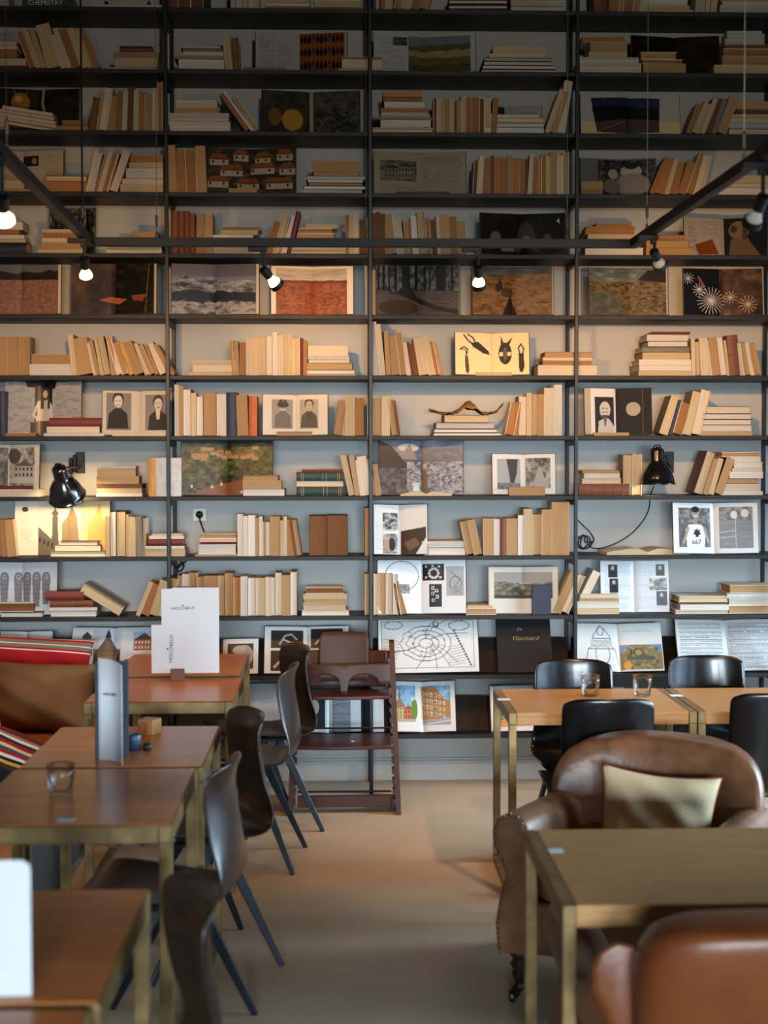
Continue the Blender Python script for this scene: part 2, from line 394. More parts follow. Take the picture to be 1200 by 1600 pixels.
# ------------------------------------------------------------------ closed books
BOOKS = []
ORD = 'first second third fourth fifth sixth seventh eighth ninth tenth eleventh twelfth thirteenth fourteenth fifteenth sixteenth seventeenth eighteenth nineteenth twentieth twenty-first twenty-second twenty-third twenty-fourth twenty-fifth twenty-sixth'.split()
BAYS = ['first', 'second', 'third', 'fourth']
def bay_of(px): return 0 if px < 262 else 1 if px < 579 else 2 if px < 900 else 3
def shelf_word(row): return ORD[12 - row] + ' shelf up' if row < 12 else 'bottom shelf'
def dark_cover(): return random.random() < .25
def S(row, x0, spec, y=None, hs=1.0):
    z = ROWZ[row]; x = x0
    yf = (.022 if row >= 7 else .012) if y is None else y
    for tk in spec.split():
        if tk[0] == '_': x += float(tk[1:]); continue
        mm = re.match(r'(\d+)([a-zA-Z])(\d+)([+-]\d+)?(K?)$', tk); w = int(mm[1]); k = mm[2]; h = int(mm[3]) * hs; ln = int(mm[4] or 0)
        Y = yf + random.uniform(0, .006)
        sc = (CAM_O.y * -1 + Y) / CAM_F * 1.0
        X0 = WX(x, ROWPX[row], Y); X1 = WX(x + w, ROWPX[row], Y); a = math.atan2(ln, h)
        t = (X1 - X0) * math.cos(a) * .985; H = h * sc / math.cos(a) - t * abs(math.sin(a)) * .5
        d = random.uniform(.115, .15) if H < .22 else random.uniform(.15, .2)
        ox = X1 if a > 0 else X0
        BOOKS.append(dict(st=1, row=row, px=x + w / 2, t=t, d=d, H=H, k=k, loc=(ox, Y, z), rot=(0, a, 0), off=-t if a > 0 else 0, area=w * h, w=w, K=bool(mm[5]), h=h, ln=ln))
        x += w
    return x
def F(row, x0, x1, spec, y=None, z0=0, tilt=0, name=None):
    z = ROWZ[row] + z0; n = len(spec.split()); grp = (row, x0)
    for j, tk in enumerate(spec.split()):
        bk = tk.endswith('K') and len(re.sub(r'[^a-zA-Z]', '', tk)) > 1 or bool(re.search(r'[a-z]K', tk)); mm = re.match(r'(\d+)([a-zA-Z])K?([+-]\d+)?([+-]\d+)?K?$', tk); th = int(mm[1]); k = mm[2]
        Y = ((.022 if row >= 7 else .014) if y is None else y) + random.uniform(0, .008)
        sc = (CAM_O.y * -1 + Y) / CAM_F; a = x0 + int(mm[3] or 0); e = x1 + int(mm[4] or 0)
        X0 = WX(a, ROWPX[row], Y); X1 = WX(e, ROWPX[row], Y); t = th * sc * .97; H = X1 - X0
        d = min(.22, max(.12, H * random.uniform(.6, .75)))
        rz = R(random.uniform(-1.6, 1.6)) if H < .3 else 0
        loc = (X0, Y + max(0, -math.sin(rz) * H), z + t)
        BOOKS.append(dict(st=0, row=row, px=(a + e) / 2, t=t, d=d, H=H, k=k, loc=loc, rot=(0, R(90) + tilt, rz), off=0, area=th * (e - a), w=th, K=bk, stack=grp, idx=j, n=n, h=0, ln=0))
        z += t + .0004
    return z
def book_mb(bk):
    t, d, H, k, ox = bk['t'], bk['d'], bk['H'], bk['k'], bk['off']; rnd = random.Random(int(bk['px'] * 31 + bk['row'] * 977 + bk['idx'] * 7 if 'idx' in bk else bk['px'] * 31 + bk['row'] * 977))
    up = k.isupper(); hard = up or bk['K'] or (t > .02 and rnd.random() < .45) or rnd.random() < .12
    ct = .0023 if hard else .0006; ov = .003 if hard else .0
    if t < .012: ct = min(ct, .0012)
    cm = 'cover_' + k if up else 'cover_K' if bk['K'] else rnd.choice(['cover_p1', 'cover_p1', 'cover_p2', 'cover_p4', 'cover_p4', 'cover_p3', 'cover_p5', 'cover_T', 'cover_p6', 'cover_p2'])
    pm = 'pages_' + ('i' if up else k)
    c = MB(); p = MB()
    x0, x1 = ox, ox + t
    def ry(v): return d - v if up else v          # spine towards the room for upper-case kinds
    def bx(q, a, e, ya, yb, za, zb):
        ya, yb = ry(ya), ry(yb); q.box(a, e, min(ya, yb), max(ya, yb), za, zb)
    bx(c, x0, x0 + ct, 0, d - .002, 0, H); bx(c, x1 - ct, x1, 0, d - .002, 0, H)
    n = 6; rr = min(.006, t * .35) if t > .012 else .002      # rounded spine
    vo = []; 
    for i in range(n + 1):
        u = i / n; a = x0 + t * u; y = d - .002 + rr * math.sin(math.pi * u)
        vo.append((a, ry(y)))
    vi = [(x0 + ct + (t - 2 * ct) * i / n, ry(d - .002 - ct * .4 + (rr * .85) * math.sin(math.pi * i / n))) for i in range(n + 1)]
    vs = [(x, y, 0) for x, y in vo] + [(x, y, 0) for x, y in vi] + [(x, y, H) for x, y in vo] + [(x, y, H) for x, y in vi]; m = n + 1
    fs = []
    for i in range(n):
        fs += [(i, i + 1, 2 * m + i + 1, 2 * m + i), (m + i, 3 * m + i, 3 * m + i + 1, m + i + 1), (2 * m + i, 2 * m + i + 1, 3 * m + i + 1, 3 * m + i), (i, m + i, m + i + 1, i + 1)]
    c.add(vs, fs)
    # page block with a slightly hollow fore edge
    ya = ov + .0006; yb = d - .003 + rr * .5; sag = min(.003, t * .12) if hard else .0006; q = 4; vs = []
    pz0 = ov * .8 + .0003; pz1 = H - ov * .8 - .0003; a0 = x0 + ct; a1 = x1 - ct; skew = rnd.uniform(-.0015, .0015) if not hard else 0
    fr = [(a0 + (a1 - a0) * i / q, ry(ya + sag * math.sin(math.pi * i / q) + skew * (i / q - .5))) for i in range(q + 1)] + [(a1, ry(yb - .003)), (a0, ry(yb - .003))]
    nn = len(fr); vs = [(x, y, pz0) for x, y in fr] + [(x, y, pz1) for x, y in fr]
    fs = [tuple(range(nn)), tuple(range(2 * nn - 1, nn - 1, -1))] + [(i, i + nn, (i + 1) % nn + nn, (i + 1) % nn) for i in range(nn)]
    p.add(vs, fs)
    return c, p, cm, pm
def realize_books(limit=300):
    # how many of the closed books stand for themselves; the smallest in view beyond that go into one object
    bs = sorted(BOOKS, key=lambda b: -b['area']); own = set(id(b) for b in bs[:limit])
    cells = {}
    for b in BOOKS: cells.setdefault((b['row'], bay_of(b['px'])), []).append(b)
    rest = MB(); rm = []
    for (row, bay), lst in sorted(cells.items()):
        st = sorted([b for b in lst if b['st']], key=lambda b: b['px']); stacks = {}
        for b in lst:
            if not b['st']: stacks.setdefault(b['stack'], []).append(b)
        keys = sorted(stacks, key=lambda k: k[1]); place = '%s, %s bay' % (shelf_word(row), BAYS[bay])
        for i, b in enumerate(st):
            sz = 'thin' if b['w'] <= 6 else 'thick' if b['w'] >= 16 else 'slim' if b['w'] <= 9 else 'medium'
            colr = CNAME[b['k']] if b['k'].isupper() else PNAME[b['k']]
            b['label'] = '%s %s book, %s from left, upright on the %s' % (sz, colr, ORD[min(i, 25)], place)
            b['group'] = 'books standing on the ' + place
        for si, kk in enumerate(keys):
            pos = '' if len(keys) == 1 else (['left ', 'right '][si] if len(keys) == 2 else ['left ', 'middle ', 'right ', 'rightmost '][min(si, 3)])
            L = stacks[kk]
            for b in L:
                colr = CNAME[b['k']] if b['k'].isupper() else PNAME[b['k']]
                sz = 'thin' if b['w'] <= 5 else 'thick' if b['w'] >= 13 else ''
                if len(L) == 1: s = '%s %s book lying alone on the %s' % (sz, colr, place)
                else: s = '%s %s book, %s from bottom of %sstack, %s' % (sz, colr, ORD[b['idx']], pos, place)
                b['label'] = s.strip(); b['group'] = 'books lying on the ' + place
    for b in BOOKS:
        c, p, cm, pm = book_mb(b)
        if id(b) in own:
            t = thing('book', b['label'], 'book', b['loc'], b['rot'], b['group'])
            co = c.build('cover', cm, t, bevel=0); p.build('page_block', pm, t)
            if b['k'] in 'BG' and b['w'] >= 8:
                q = MB(); zz = [.12, .3, .5, .7, .88] if b['k'] == 'B' else [.1, .14, .55, .62, .86, .9]
                for f in zz: q.box(b['off'] + .002, b['off'] + b['t'] - .002, -.0058 if b['t'] > .02 else -.005, .002, b['H'] * f, b['H'] * f + .0018)
                q.build('spine_band', 'gold_ink' if b['k'] == 'G' else 'cover_B', t)
        else:
            mx = Matrix.Translation(b['loc']) @ Euler(b['rot']).to_matrix().to_4x4()
            for q, nm in ((c, cm), (p, pm)):
                if nm not in rm: rm.append(nm)
                rest.add(q.v, q.f, rm.index(nm), mx)
    if rest.v: tag(rest.build('small_books', rm), 'the smaller and thinner closed books scattered through all rows of the bookcase', 'books', kind='stuff')

# ------------------------------------------------------------------ open books
def sheet(name, cv, c0, c1, X, Yfn, H, parent, matn):
    # print columns c0..c1 of a canvas on a curved page
    a = cv.a[:, c0:c1]; h, wd = a.shape[:2]
    xs = X(np.linspace(c0, c1, wd) / cv.w); ys = Yfn(xs); zs = np.linspace(H, 0, h)
    co = np.empty((h, wd, 3)); co[..., 0] = xs[None]; co[..., 1] = ys[None]; co[..., 2] = zs[:, None]
    idx = np.arange(h * wd).reshape(h, wd)
    q = np.stack([idx[1:, :-1], idx[1:, 1:], idx[:-1, 1:], idx[:-1, :-1]], -1).reshape(-1, 4)
    me = bpy.data.meshes.new(name); me.vertices.add(h * wd); me.vertices.foreach_set('co', co.reshape(-1).astype(np.float32))
    me.loops.add(q.size); me.loops.foreach_set('vertex_index', q.reshape(-1).astype(np.int32))
    me.polygons.add(len(q)); me.polygons.foreach_set('loop_start', np.arange(0, q.size, 4, dtype=np.int32)); me.polygons.foreach_set('loop_total', np.full(len(q), 4, np.int32))
    me.polygons.foreach_set('use_smooth', [True] * len(q))
    me.update(); me.validate()
    s = np.clip(a.reshape(-1, 3) / 255, 0, 1); l = np.where(s <= .04045, s / 12.92, ((s + .055) / 1.055) ** 2.4)
    ca = me.color_attributes.new('Col', 'FLOAT_COLOR', 'POINT'); buf = np.ones((h * wd, 4), np.float32); buf[:, :3] = l; ca.data.foreach_set('color', buf.reshape(-1))
    me.materials.append(M[matn]); o = bpy.data.objects.new(name, me); COL.objects.link(o); o.parent = parent; return o
def OB(row, x0, x1, ytop, cv, label, y=.05, T=.009, sp=.5, op=7, tilt=8, cover='cover_K', edge='pages_i', matn='print', name='open_book', cat='open book', yb=None, roll=0, group='open books shown on the shelves', spine=True):
    yb = yb or ROWPX[row]; sc = (-CAM_O.y + y) / CAM_F; X0 = WX(x0, yb, y); X1 = WX(x1, yb, y); Wd = X1 - X0
    H = (yb - ytop) * sc / math.cos(R(tilt)) - .004
    xs = X0 + Wd * sp
    t = thing(name, label, cat, (xs, y, ROWZ[row] + .0005), (R(-tilt), roll, 0), group)
    pw = 1.15 if 'orange-red' in label else 1.5 if row in (4, 5) else 1.3 if row == 8 and 'large' in label else 1.25 if row in (1, 2, 3) else 1     # dense dark inks
    lm_ = cv.a.mean(-1, keepdims=True); cv.a = (lm_ + (cv.a - lm_) * 1.0 if pw > 1 else cv.a) * (lm_ / 255 + .02) ** (pw - 1)
    tn = math.tan(R(op)); l, r = -Wd * sp, Wd * (1 - sp); cm = .0028
    def prof(x):
        s = np.abs(x); hw = np.where(x < 0, -l, r) + 1e-6; q = s / hw
        return -s * tn - T * (1 - np.exp(-q * 12)) * (1 - .2 * q) - .0006
    X = lambda u: l + .0 + (r - l) * u
    ci = int(cv.w * sp)
    if l < -.01: sheet('page', cv, 0, ci, X, prof, H, t, matn).location.z = cm
    if r > .01: sheet('page', cv, ci, cv.w, X, prof, H, t, matn).location.z = cm
    for a, e in ((l, 0), (0, r)):
        if e - a < .01: continue
        n = 10; px = np.linspace(a, e, n); py = prof(px) + .0005
        poly = [(float(x), float(v)) for x, v in zip(px, py)] + [(e, -abs(e) * tn + .0), (a, -abs(a) * tn + .0)]
        nn = len(poly); q = MB()
        q.add([(x, v, cm) for x, v in poly] + [(x, v, cm + H) for x, v in poly], [tuple(range(nn)), tuple(range(2 * nn - 1, nn - 1, -1))] + [(i, i + nn, (i + 1) % nn + nn, (i + 1) % nn) for i in range(nn)])
        q.build('page_block', edge, t)
    c = MB(); o = .004
    for a, e in ((l - o, 0), (0, r + o)):
        c.add([(a, -abs(a) * tn + .0002, 0), (e, -abs(e) * tn + .0002, 0), (e, -abs(e) * tn + .0025, 0), (a, -abs(a) * tn + .0025, 0), (a, -abs(a) * tn + .0002, H + 2 * cm), (e, -abs(e) * tn + .0002, H + 2 * cm), (e, -abs(e) * tn + .0025, H + 2 * cm), (a, -abs(a) * tn + .0025, H + 2 * cm)],
              [(0, 3, 2, 1), (4, 5, 6, 7), (0, 1, 5, 4), (1, 2, 6, 5), (2, 3, 7, 6), (3, 0, 4, 7)])
    c.build('cover', cover, t)
    return t, (l, r, H, T, tn)
def page_y(g, x): # front of the page at x
    l, r, H, T, tn = g; hw = -l if x < 0 else r; q = abs(x) / hw
    return -abs(x) * tn - T * (1 - math.exp(-q * 12)) * (1 - .2 * q) - .0006

# ------------------------------------------------------------------ what stands on each shelf (measured along the shelf edge, in photo pixels)
# top shelf in view
F(0, 0, 14, '5i 5c 5i 5b'); F(0, 147, 252, '5w 5g+22-22 6c+15-20')
S(0, 262, '16B60 20n60 20n60 8K60'); S(0, 360, '9g48 10i48 9g48 9i48 8c48'); F(0, 416, 484, '5o 5w 6c 8t+4'); F(0, 490, 565, '5o 11c 6i')
S(0, 584, '4n60 4g60 4n60 4t60 14c60+2 12t60+14 14c60+14 14o60+14 16t60+16'); F(0, 702, 792, '4R 4w 4K 4w 4R 6c'); F(0, 798, 882, '4w 4i 5g 5i 6w-4')
S(0, 928, '22B60 16o60+4 8t60+5 14o60+8 12t60+6 6i60+6'); F(0, 1003, 1084, '5i 6c+2-6 10w+4-9'); S(0, 1085, '8g60+6 8c60+6 8i60+6 10c60+8'); F(0, 1125, 1215, '8g 5i 6w+4 9c')
# second shelf in view
F(1, -30, 45, '5R 11i-0-4 14o-0-18 6w-0-18 6i-0-20')
S(1, 47, '10o57-22 9c61-22 8b60-20 22c68-18 9i52-18 8i62-22 14o60-22 11c62-22 9c60-22 11o60-25')
F(1, 172, 248, '4w-1-3 14c+7-2 9t+5 10R+15-10')
F(1, 266, 352, '2w 16w+12-1 5t+6-1 6w+20-3 5T+20-3 3i+16-7'); S(1, 352, '12c57-5 5n50-2 6n50-2')
F(1, 380, 446, '6o', y=.02); F(1, 529, 605, '5c 14i+5-8 4o+5-8')
F(1, 752, 868, '5wK 6wK+2 6i+4-6K 6gK+4-6 6i+12-16 12c+18-16')
F(1, 906, 1002, '5w 5w 6i 5w-0-4 4g-0-4 8c+14-22 16t+16-22 8o+3-26'); F(1, 1002, 1075, '16t+3-3 7o+1-8 11t-1-18'); F(1, 1122, 1210, '15c-6 14t+6 12o+8 6n+9 10g+11-18 11g+14-20')
# third
F(2, -30, 12, '8t 9c-0-2'); F(2, 88, 138, '9t 8o+9')
for k in range(5):
    F(2, -12 + 4 * k, 92 - 2 * k, '5i' if k % 2 else '5w', z0=.047 + .0165 * k, tilt=R(9), y=.03)
S(2, 138, '6n52+8 6n50+8 5t49+8 12i66+10 14t54+5 9o62+4 8i61+3 10n68+2 8i64+2 11o60+2 12t58 7i66 8o76')
F(2, 265, 360, '4w 5w 6i-1 7g-1-2 7g-1-2 9t+10-18 10i+9-20')
S(2, 384, '9o58-42 6w60-45 9t54-38')
F(2, 582, 676, '4w 4t 13w+12-2 3T 4t+12-3 4g+14-6 6o+13-6 11w+18-12 7o+16-16 10t+16-17')
S(2, 677, '6n55 7c54 6b54 6t53 8c52 4n50 6t50 8c60 9o55 12o55 8n54 10c54 9o55+3'); F(2, 757, 850, '9w 8w+3 7i+5 6i+7-8'); S(2, 850, '8c73+24 12t70+20 13i88+12', hs=.93)
S(2, 1071, '9o48+18 12c50+20 9c56+22 9n57+18 8T55+18 16t58+22'); F(2, 1139, 1215, '10i 8g 8i+2 7c+4 7n+10 13t+12')
# fourth
F(3, -20, 50, '5t 14c-0-12'); F(3, 67, 136, '17o 9c+5')
S(3, 133, '6i64+16 8g60+14 5o56+16 7g62+18 5o60+18 6c60+18 13i64+22'); F(3, 188, 255, '13c 9i+3 16w+9 9c+14 12o+16')
S(3, 263, '14t74-3 14o66-2 17o67-2 16t72-3'); F(3, 357, 402, '8t'); F(3, 474, 571, '6g-1-5 6wK 5t+8-4K 4w+7-4 7gK+4 5t+16-10 17t+13-9'); F(3, 619, 702, '4n')
S(3, 738, '7n53+3 8i59+4 14o57 5n60 11o57 10o57 7t60 12o56 7o55 5n54 7i62+4 8o57+2 7t58 8o63 5c60 12t66 8i62 10t66')
F(3, 908, 942, '8o 14t'); S(3, 1013, '9o50+20 16o57+16 7c57+16 13o52+12 13o52+16 12o66+22 8i62+16 8c62+14'); F(3, 1109, 1215, '12w+14-8 8i+16-6 12c+24')
# fifth
F(4, -20, 42, '17K 5c-0-2 7w-0-4 7o-0-12 14w-0-6'); F(4, 60, 130, '6c 12t+4 6i+6 8o+8-2 6c+6'); F(4, 165, 253, '7i 4gK+2 7t+4 5o+16-6 12t+42-6')
S(4, 267, '12B66 9B66 8B66 9B62 14t60+2 14t62'); F(4, 328, 408, '11c 10t+3 9i+1-12 8c+16-4 5o+20'); S(4, 410, '8o50+18 7o50+14 8c62+14 7b60+14 7w60+16 7R66+16')
F(4, 452, 540, '6c 6g-2 12o+10-12 9t+12-18 8o+15-20 6c+26-12'); S(4, 540, '6o62 7c64 8i66 14n55')
S(4, 582, '6n64 6n66 8n63 18t62-8 5g60-8 9c58-8 5t54-5 7o53-4 9w60-5 12b66-5 8o58-4 9n55-3 6i60-3 14t62-3 12o60-3 14t52-4')
F(4, 914, 1006, '13w 11w+4-12 10c+4-14 6o-0-14 6o+2-14 5o+16-20'); F(4, 1009, 1084, '13t 11t+1-9 9o+5-14')
# sixth shelf in view holds only large open books; seventh
S(6, -4, '15t60 17t60 20t60', y=.02); F(6, 46, 116, '18w 16t+3'); S(6, 112, '9c63-6 25t58-10 4i50-10 7t54-12 6c58-10 11c60-11 9t62-8 8w61-18 11t52-16 9Y50-18 16t52-20 6c50-18 10t48-20 7t47-18 13i50-22 6t48-24 7o46-27')
F(6, 298, 368, '6c-4 10i+3 6c+1 2g'); S(6, 363, '5Y54-3 6t54-2 10o52 7i60 13c58 12c60 10w62 8w67 10i63 6c64 8c65 11c58 5R58 6o55'); F(6, 478, 556, '2c 7w+1-1 11b+1-5 5i+4-10 6g+3-10 16i+3-12')
S(6, 583, '9g84-4 11i80-8 9t70-4 13t64-6 11t68-8 7i52-6 4R52-8 8n50-8 15c59-10 10c62-12 7o54-10 6t52-12'); F(6, 744, 800, '6c', y=.01)
F(6, 842, 934, '18i-2K 6o+6-9 5i+6-9 9t+9-7'); F(6, 998, 1082, '8c 9w+1 9w 11c+6-4 9T+5-5 9w+14-7 11w+12-6 4R+20-4')
S(6, 1081, '6i58-2 8c54-3 14i59-4 5i57-5 12t60-8 10w61-8 4c56-6 17B64-5 6g52-6 10t51-9 6w52-9 11t51-11')
# eighth
S(7, -3, '11N70'); F(7, 8, 56, '5o'); F(7, 68, 163, '5w 10i+5-8 14R+9-3'); F(7, 175, 262, '6i')
S(7, 273, '6g80 7t78 13w73 8c67 11w62 21t67 6w66 9w65 17N68 18t64-2 13O62'); F(7, 432, 488, '7t', y=.014)
S(7, 520, '13t56+9 7b50+8 15c64 14o60 _5 8n60 14t60 14c62 _2 9t57-6 5n55-8'); F(7, 677, 784, '5wK 6w+1-7K 10gK+4-11K 12c+17-20')
S(7, 788, '15o52+10 7o53+4 13i62 8c67 9b66 10t65 15i75 13g80'); F(7, 928, 983, '5t', y=.012); S(7, 1028, '15c61+20 7N56+16 16o52+14 13c69+16 16i72+16'); F(7, 1094, 1176, '7b+1 10w+3-1 9iK+5-2 9w+4-2 12iR+9-4'.replace('iR', 'i'))
# ninth
F(8, -10, 62, '12i-0 5R-0-10'); F(8, 150, 222, '5w 8c 7n 12b+1-5 12b+2-10 4g+6-10'); S(8, 232, '12Y60 40W60')
F(8, 379, 445, '12w 13t-0-5 8t-0-10'); F(8, 463, 540, '15G 9i-0-3 14G-0-2 4B+9-4'); S(8, 545, '10c64-14 8b64-10 4w56-8 15i62-10 6t58-10 8t50-6'); F(8, 795, 852, '14t', y=.02)
F(8, 904, 985, '19B+1-2 8i+5-14 9w+8-15 4t+6-17'); S(8, 973, '15c64 15c65'); S(8, 1082, '15c68+22 9t58+16 9c58+16 14t58+20'); F(8, 1126, 1192, '6w 12i+2-3 9t+8-6 11w+14 5i+18-1 10w+20 8w+14-3 8t+1-6')
# tenth
S(9, -6, '10t58-4 8o58-4 14t58-5'); F(9, 78, 165, '9i 9i+8-8 7i+16-12'); S(9, 165, '7b62 10w70K 15c70K 4b66 11c62 12T62-2 4t60'); F(9, 227, 289, '12c 5w-0-1 11R+5-2 5w+6-2 3g+10-4'); F(9, 305, 371, '3t 16w+4-2 4R+8-1 5i+6-1 8t+9-1')
S(9, 371, '9w66 8w63 11w64 6t60 6w62 5t54 6w54 16t62 5c56 6i62 10o57 6n56-8 7t57-9'); S(9, 483, '28n63K 33n64K'); S(9, 570, '7o75')
F(9, 662, 728, '13w 10g-3-1'); S(9, 729, '12t54-12 13t56-12 _1 17t58 9w57 10B58 18t58 9w63 14c73 15b65 15t72 28t84')
# eleventh
F(10, 0, 66, '8wK', y=.01); F(10, -6, 52, '14n', y=.02, z0=.0275); F(10, 77, 151, '10w+1-1K 5w 11B+1-6 14R-6-20')
S(10, 211, '7c54+22 14o50+20 14c56+18 6i54+16 13t60+12 5i58+10 12t64+8 12w66+3 12t68+2 12b62 22t63 11c64 14t68 12o61 10w62 12w60 9i60 7c60 8i61 7w61 11i68 13t64 10w69'); F(10, 471, 546, '9w 12c+2-5 6t+4-4 8c+3-4 10n+7-9'); S(10, 570, '8t66')
S(10, 584, '9c66 9t66 11i66 8w64 6n50-8 10t52-14'); F(10, 728, 776, '10t 5c+2-6'); S(10, 861, '15t65+30 12c62+28'); F(10, 901, 968, '10c 11w-0-1 5t+4-1 6i+6-2')
S(10, 893, '14i66+33', y=.06)

F(10, 1055, 1139, '6c 9w+8 4n+5-2 9c+6-1'); F(10, 1139, 1210, '13t 11i 9W-3 13t+1')
realize_books()

def OBs(*a, **k): return OB(*a, **k)
BROWNP = [(60, 40, 30), (110, 72, 48), (150, 104, 72)]
# --- second shelf in view
c = CV(142, 64, (176, 180, 178)); c.text(6, 6, 30, 60, (120, 124, 124)); c.text(34, 14, 56, 60, (130, 132, 130)); c.rect(68, 0, 138, 62, (168, 92, 40))
for r_ in range(3):
    for q in range(11):
        c.ell(71 + q * 6.2, 10 + r_ * 21, 2.6, 5 + (q * 7 % 3), [(34, 34, 28), (96, 92, 74), (50, 30, 20), (24, 24, 28)][q * 3 % 4]); c.rect(70 + q * 6.2, 2 + r_ * 21, 72 + q * 6.2, 8 + r_ * 21, (40, 36, 30))
OB(1, 400, 542, 46, c, 'open picture book with rows of small dark bottles on orange on its page', y=.09)
c = CV(158, 66, (186, 190, 190)); c.text(8, 6, 48, 60, (140, 144, 144)); c.photo(30, 6, 52, 20, [(40, 60, 30), (120, 130, 90)], 6, 4, 3); c.rect(54, 4, 150, 62, (120, 132, 140))
c.ridge(54, 150, 18, 3, 4, 62, [(86, 96, 60), (110, 112, 76)]); c.ridge(54, 150, 28, 4, 5, 62, [(150, 134, 96), (176, 158, 116)]); c.ridge(54, 150, 38, 4, 9, 62, [(92, 100, 58), (130, 122, 70)]); c.ridge(54, 150, 50, 4, 10, 62, [(70, 70, 46), (120, 108, 70)])
OB(1, 584, 742, 46, c, 'open book showing rolling green and tan hills under a grey sky', y=.09)
c = CV(136, 64, (44, 34, 28)); c.photo(0, 0, 136, 64, [(20, 18, 18), (40, 30, 26), (74, 54, 40)], 18, 12, 21)
OB(1, 986, 1122, 46, c, 'open book with one very dark brown photograph, on the second highest full shelf', y=.1)
# --- third
c = CV(128, 72, (40, 40, 28)); c.photo(0, 0, 128, 72, [(24, 24, 18), (52, 50, 34), (70, 66, 44)], 30, 20, 22); c.ell(36, 22, 14, 16, (176, 130, 60)); c.ell(33, 16, 6, 5, (214, 176, 104)); c.line([(28, 10), (26, 2)], (160, 116, 50), 2); c.line([(44, 10), (46, 4)], (160, 116, 50), 2); c.line([(72, 0), (70, 22), (74, 36)], (180, 168, 140), 4)
OB(2, -4, 124, 134, c, 'open art book, a round ochre jug with spouts painted on olive dark', y=.14)
c = CV(152, 68, (60, 54, 50)); c.photo(4, 0, 72, 68, [(44, 40, 46), (70, 64, 60), (96, 84, 66)], 12, 12, 23); c.ell(47, 46, 16, 17, (190, 146, 50)); c.ell(20, 42, 10, 14, (140, 96, 40)); c.photo(82, 0, 150, 68, [(40, 36, 40), (92, 84, 78), (120, 104, 100)], 8, 8, 24); c.photo(84, 34, 148, 68, [(24, 28, 24), (60, 66, 54), (140, 134, 110)], 5, 5, 25); c.rect(73, 0, 80, 68, (170, 160, 140))
OB(2, 410, 562, 138, c, 'open art book of two murky paintings, the left with a yellow round fruit', y=.09)
c = CV(94, 52, (170, 172, 170)); c.photo(14, 2, 36, 26, [(30, 36, 30), (70, 76, 60)], 6, 6, 26); c.text(50, 12, 86, 20, (120, 120, 120)); c.text(50, 26, 80, 34, (140, 140, 140))
OB(2, 752, 846, 155, c, 'open pale book with a small dark green picture behind a book stack', y=.14)
c = CV(154, 64, (182, 184, 180)); c.rect(0, 44, 154, 64, (226, 202, 150)); c.poly([(16, 6), (70, 2), (124, 6), (122, 60), (28, 60)], (44, 62, 98)); c.poly([(18, 20), (60, 14), (122, 22), (122, 60), (26, 60)], (32, 34, 36)); c.poly([(24, 44), (70, 36), (122, 40), (122, 60), (27, 60)], (92, 82, 70)); c.line([(70, 2), (74, 60)], (26, 30, 40), 1.4); c.line([(28, 58), (60, 44), (70, 40)], (140, 134, 120), 1)
OB(2, 906, 1060, 142, c, 'open book on its stand with a blue evening sky over dark fields', y=.08)
# --- fourth
c = CV(100, 68, (190, 178, 156)); c.text(4, 6, 34, 62, (150, 142, 126)); c.rect(36, 8, 61, 24, (30, 28, 26)); c.ell(54, 16, 4, 5, (150, 140, 124)); c.text(36, 28, 60, 64, (150, 142, 126)); c.text(66, 8, 94, 60, (160, 152, 134))
OB(3, 0, 100, 233, c, 'open yellowed text book with a small black and white portrait', y=.12, sp=.35, matn='print_matt')
c = CV(140, 72, (60, 50, 40))
c.photo(0, 0, 140, 72, [(34, 36, 34), (80, 66, 50), (130, 104, 76)], 10, 6, 31)
for hx, hy, hw in ((4, 10, 34), (40, 2, 28), (74, 6, 30), (108, 2, 30), (20, 26, 40), (66, 22, 44), (112, 24, 30), (0, 44, 38), (46, 46, 40), (92, 46, 46)):
    c.rect(hx + 3, hy + 8, hx + hw - 3, hy + 18, (176, 168, 152)); c.rect(hx + 6, hy + 10, hx + 9, hy + 14, (40, 36, 34)); c.rect(hx + hw - 12, hy + 10, hx + hw - 9, hy + 14, (40, 36, 34))
    c.poly([(hx, hy + 9), (hx + 8, hy), (hx + hw - 8, hy), (hx + hw, hy + 9)], (150, 92, 54)); c.line([(hx + 2, hy + 7), (hx + hw - 2, hy + 7)], (110, 64, 36), 1)
OB(3, 322, 462, 229, c, 'open book filled with a photo of thatched white village houses', y=.09)
c = CV(143, 68, (158, 150, 124)); c.photo(10, 14, 66, 46, [(40, 44, 44), (100, 100, 90), (150, 144, 120)], 6, 4, 32); house(c, 16, 20, 40, 42, (120, 116, 100), (60, 60, 58), 4, 2); house(c, 38, 16, 62, 42, (134, 128, 110), (52, 52, 50), 5, 2); c.text(10, 52, 64, 62, (120, 112, 92)); c.text(78, 8, 134, 62, (116, 108, 88), 3)
OB(3, 584, 727, 234, c, 'open old book with an engraving of a ruined building facing text', y=.08, matn='print_matt')
c = CV(118, 60, (120, 124, 118)); c.photo(28, 2, 116, 60, [(20, 20, 20), (70, 70, 66), (130, 126, 118)], 9, 7, 33); c.ell(80, 20, 16, 10, (180, 176, 166)); c.ell(82, 42, 26, 18, (150, 146, 138)); c.ell(52, 24, 8, 8, (170, 166, 156)); c.ell(50, 44, 14, 12, (120, 118, 110)); c.ell(80, 12, 10, 5, (50, 50, 48))
OB(3, 906, 1024, 242, c, 'open book with a black and white photo of people at work', y=.09)
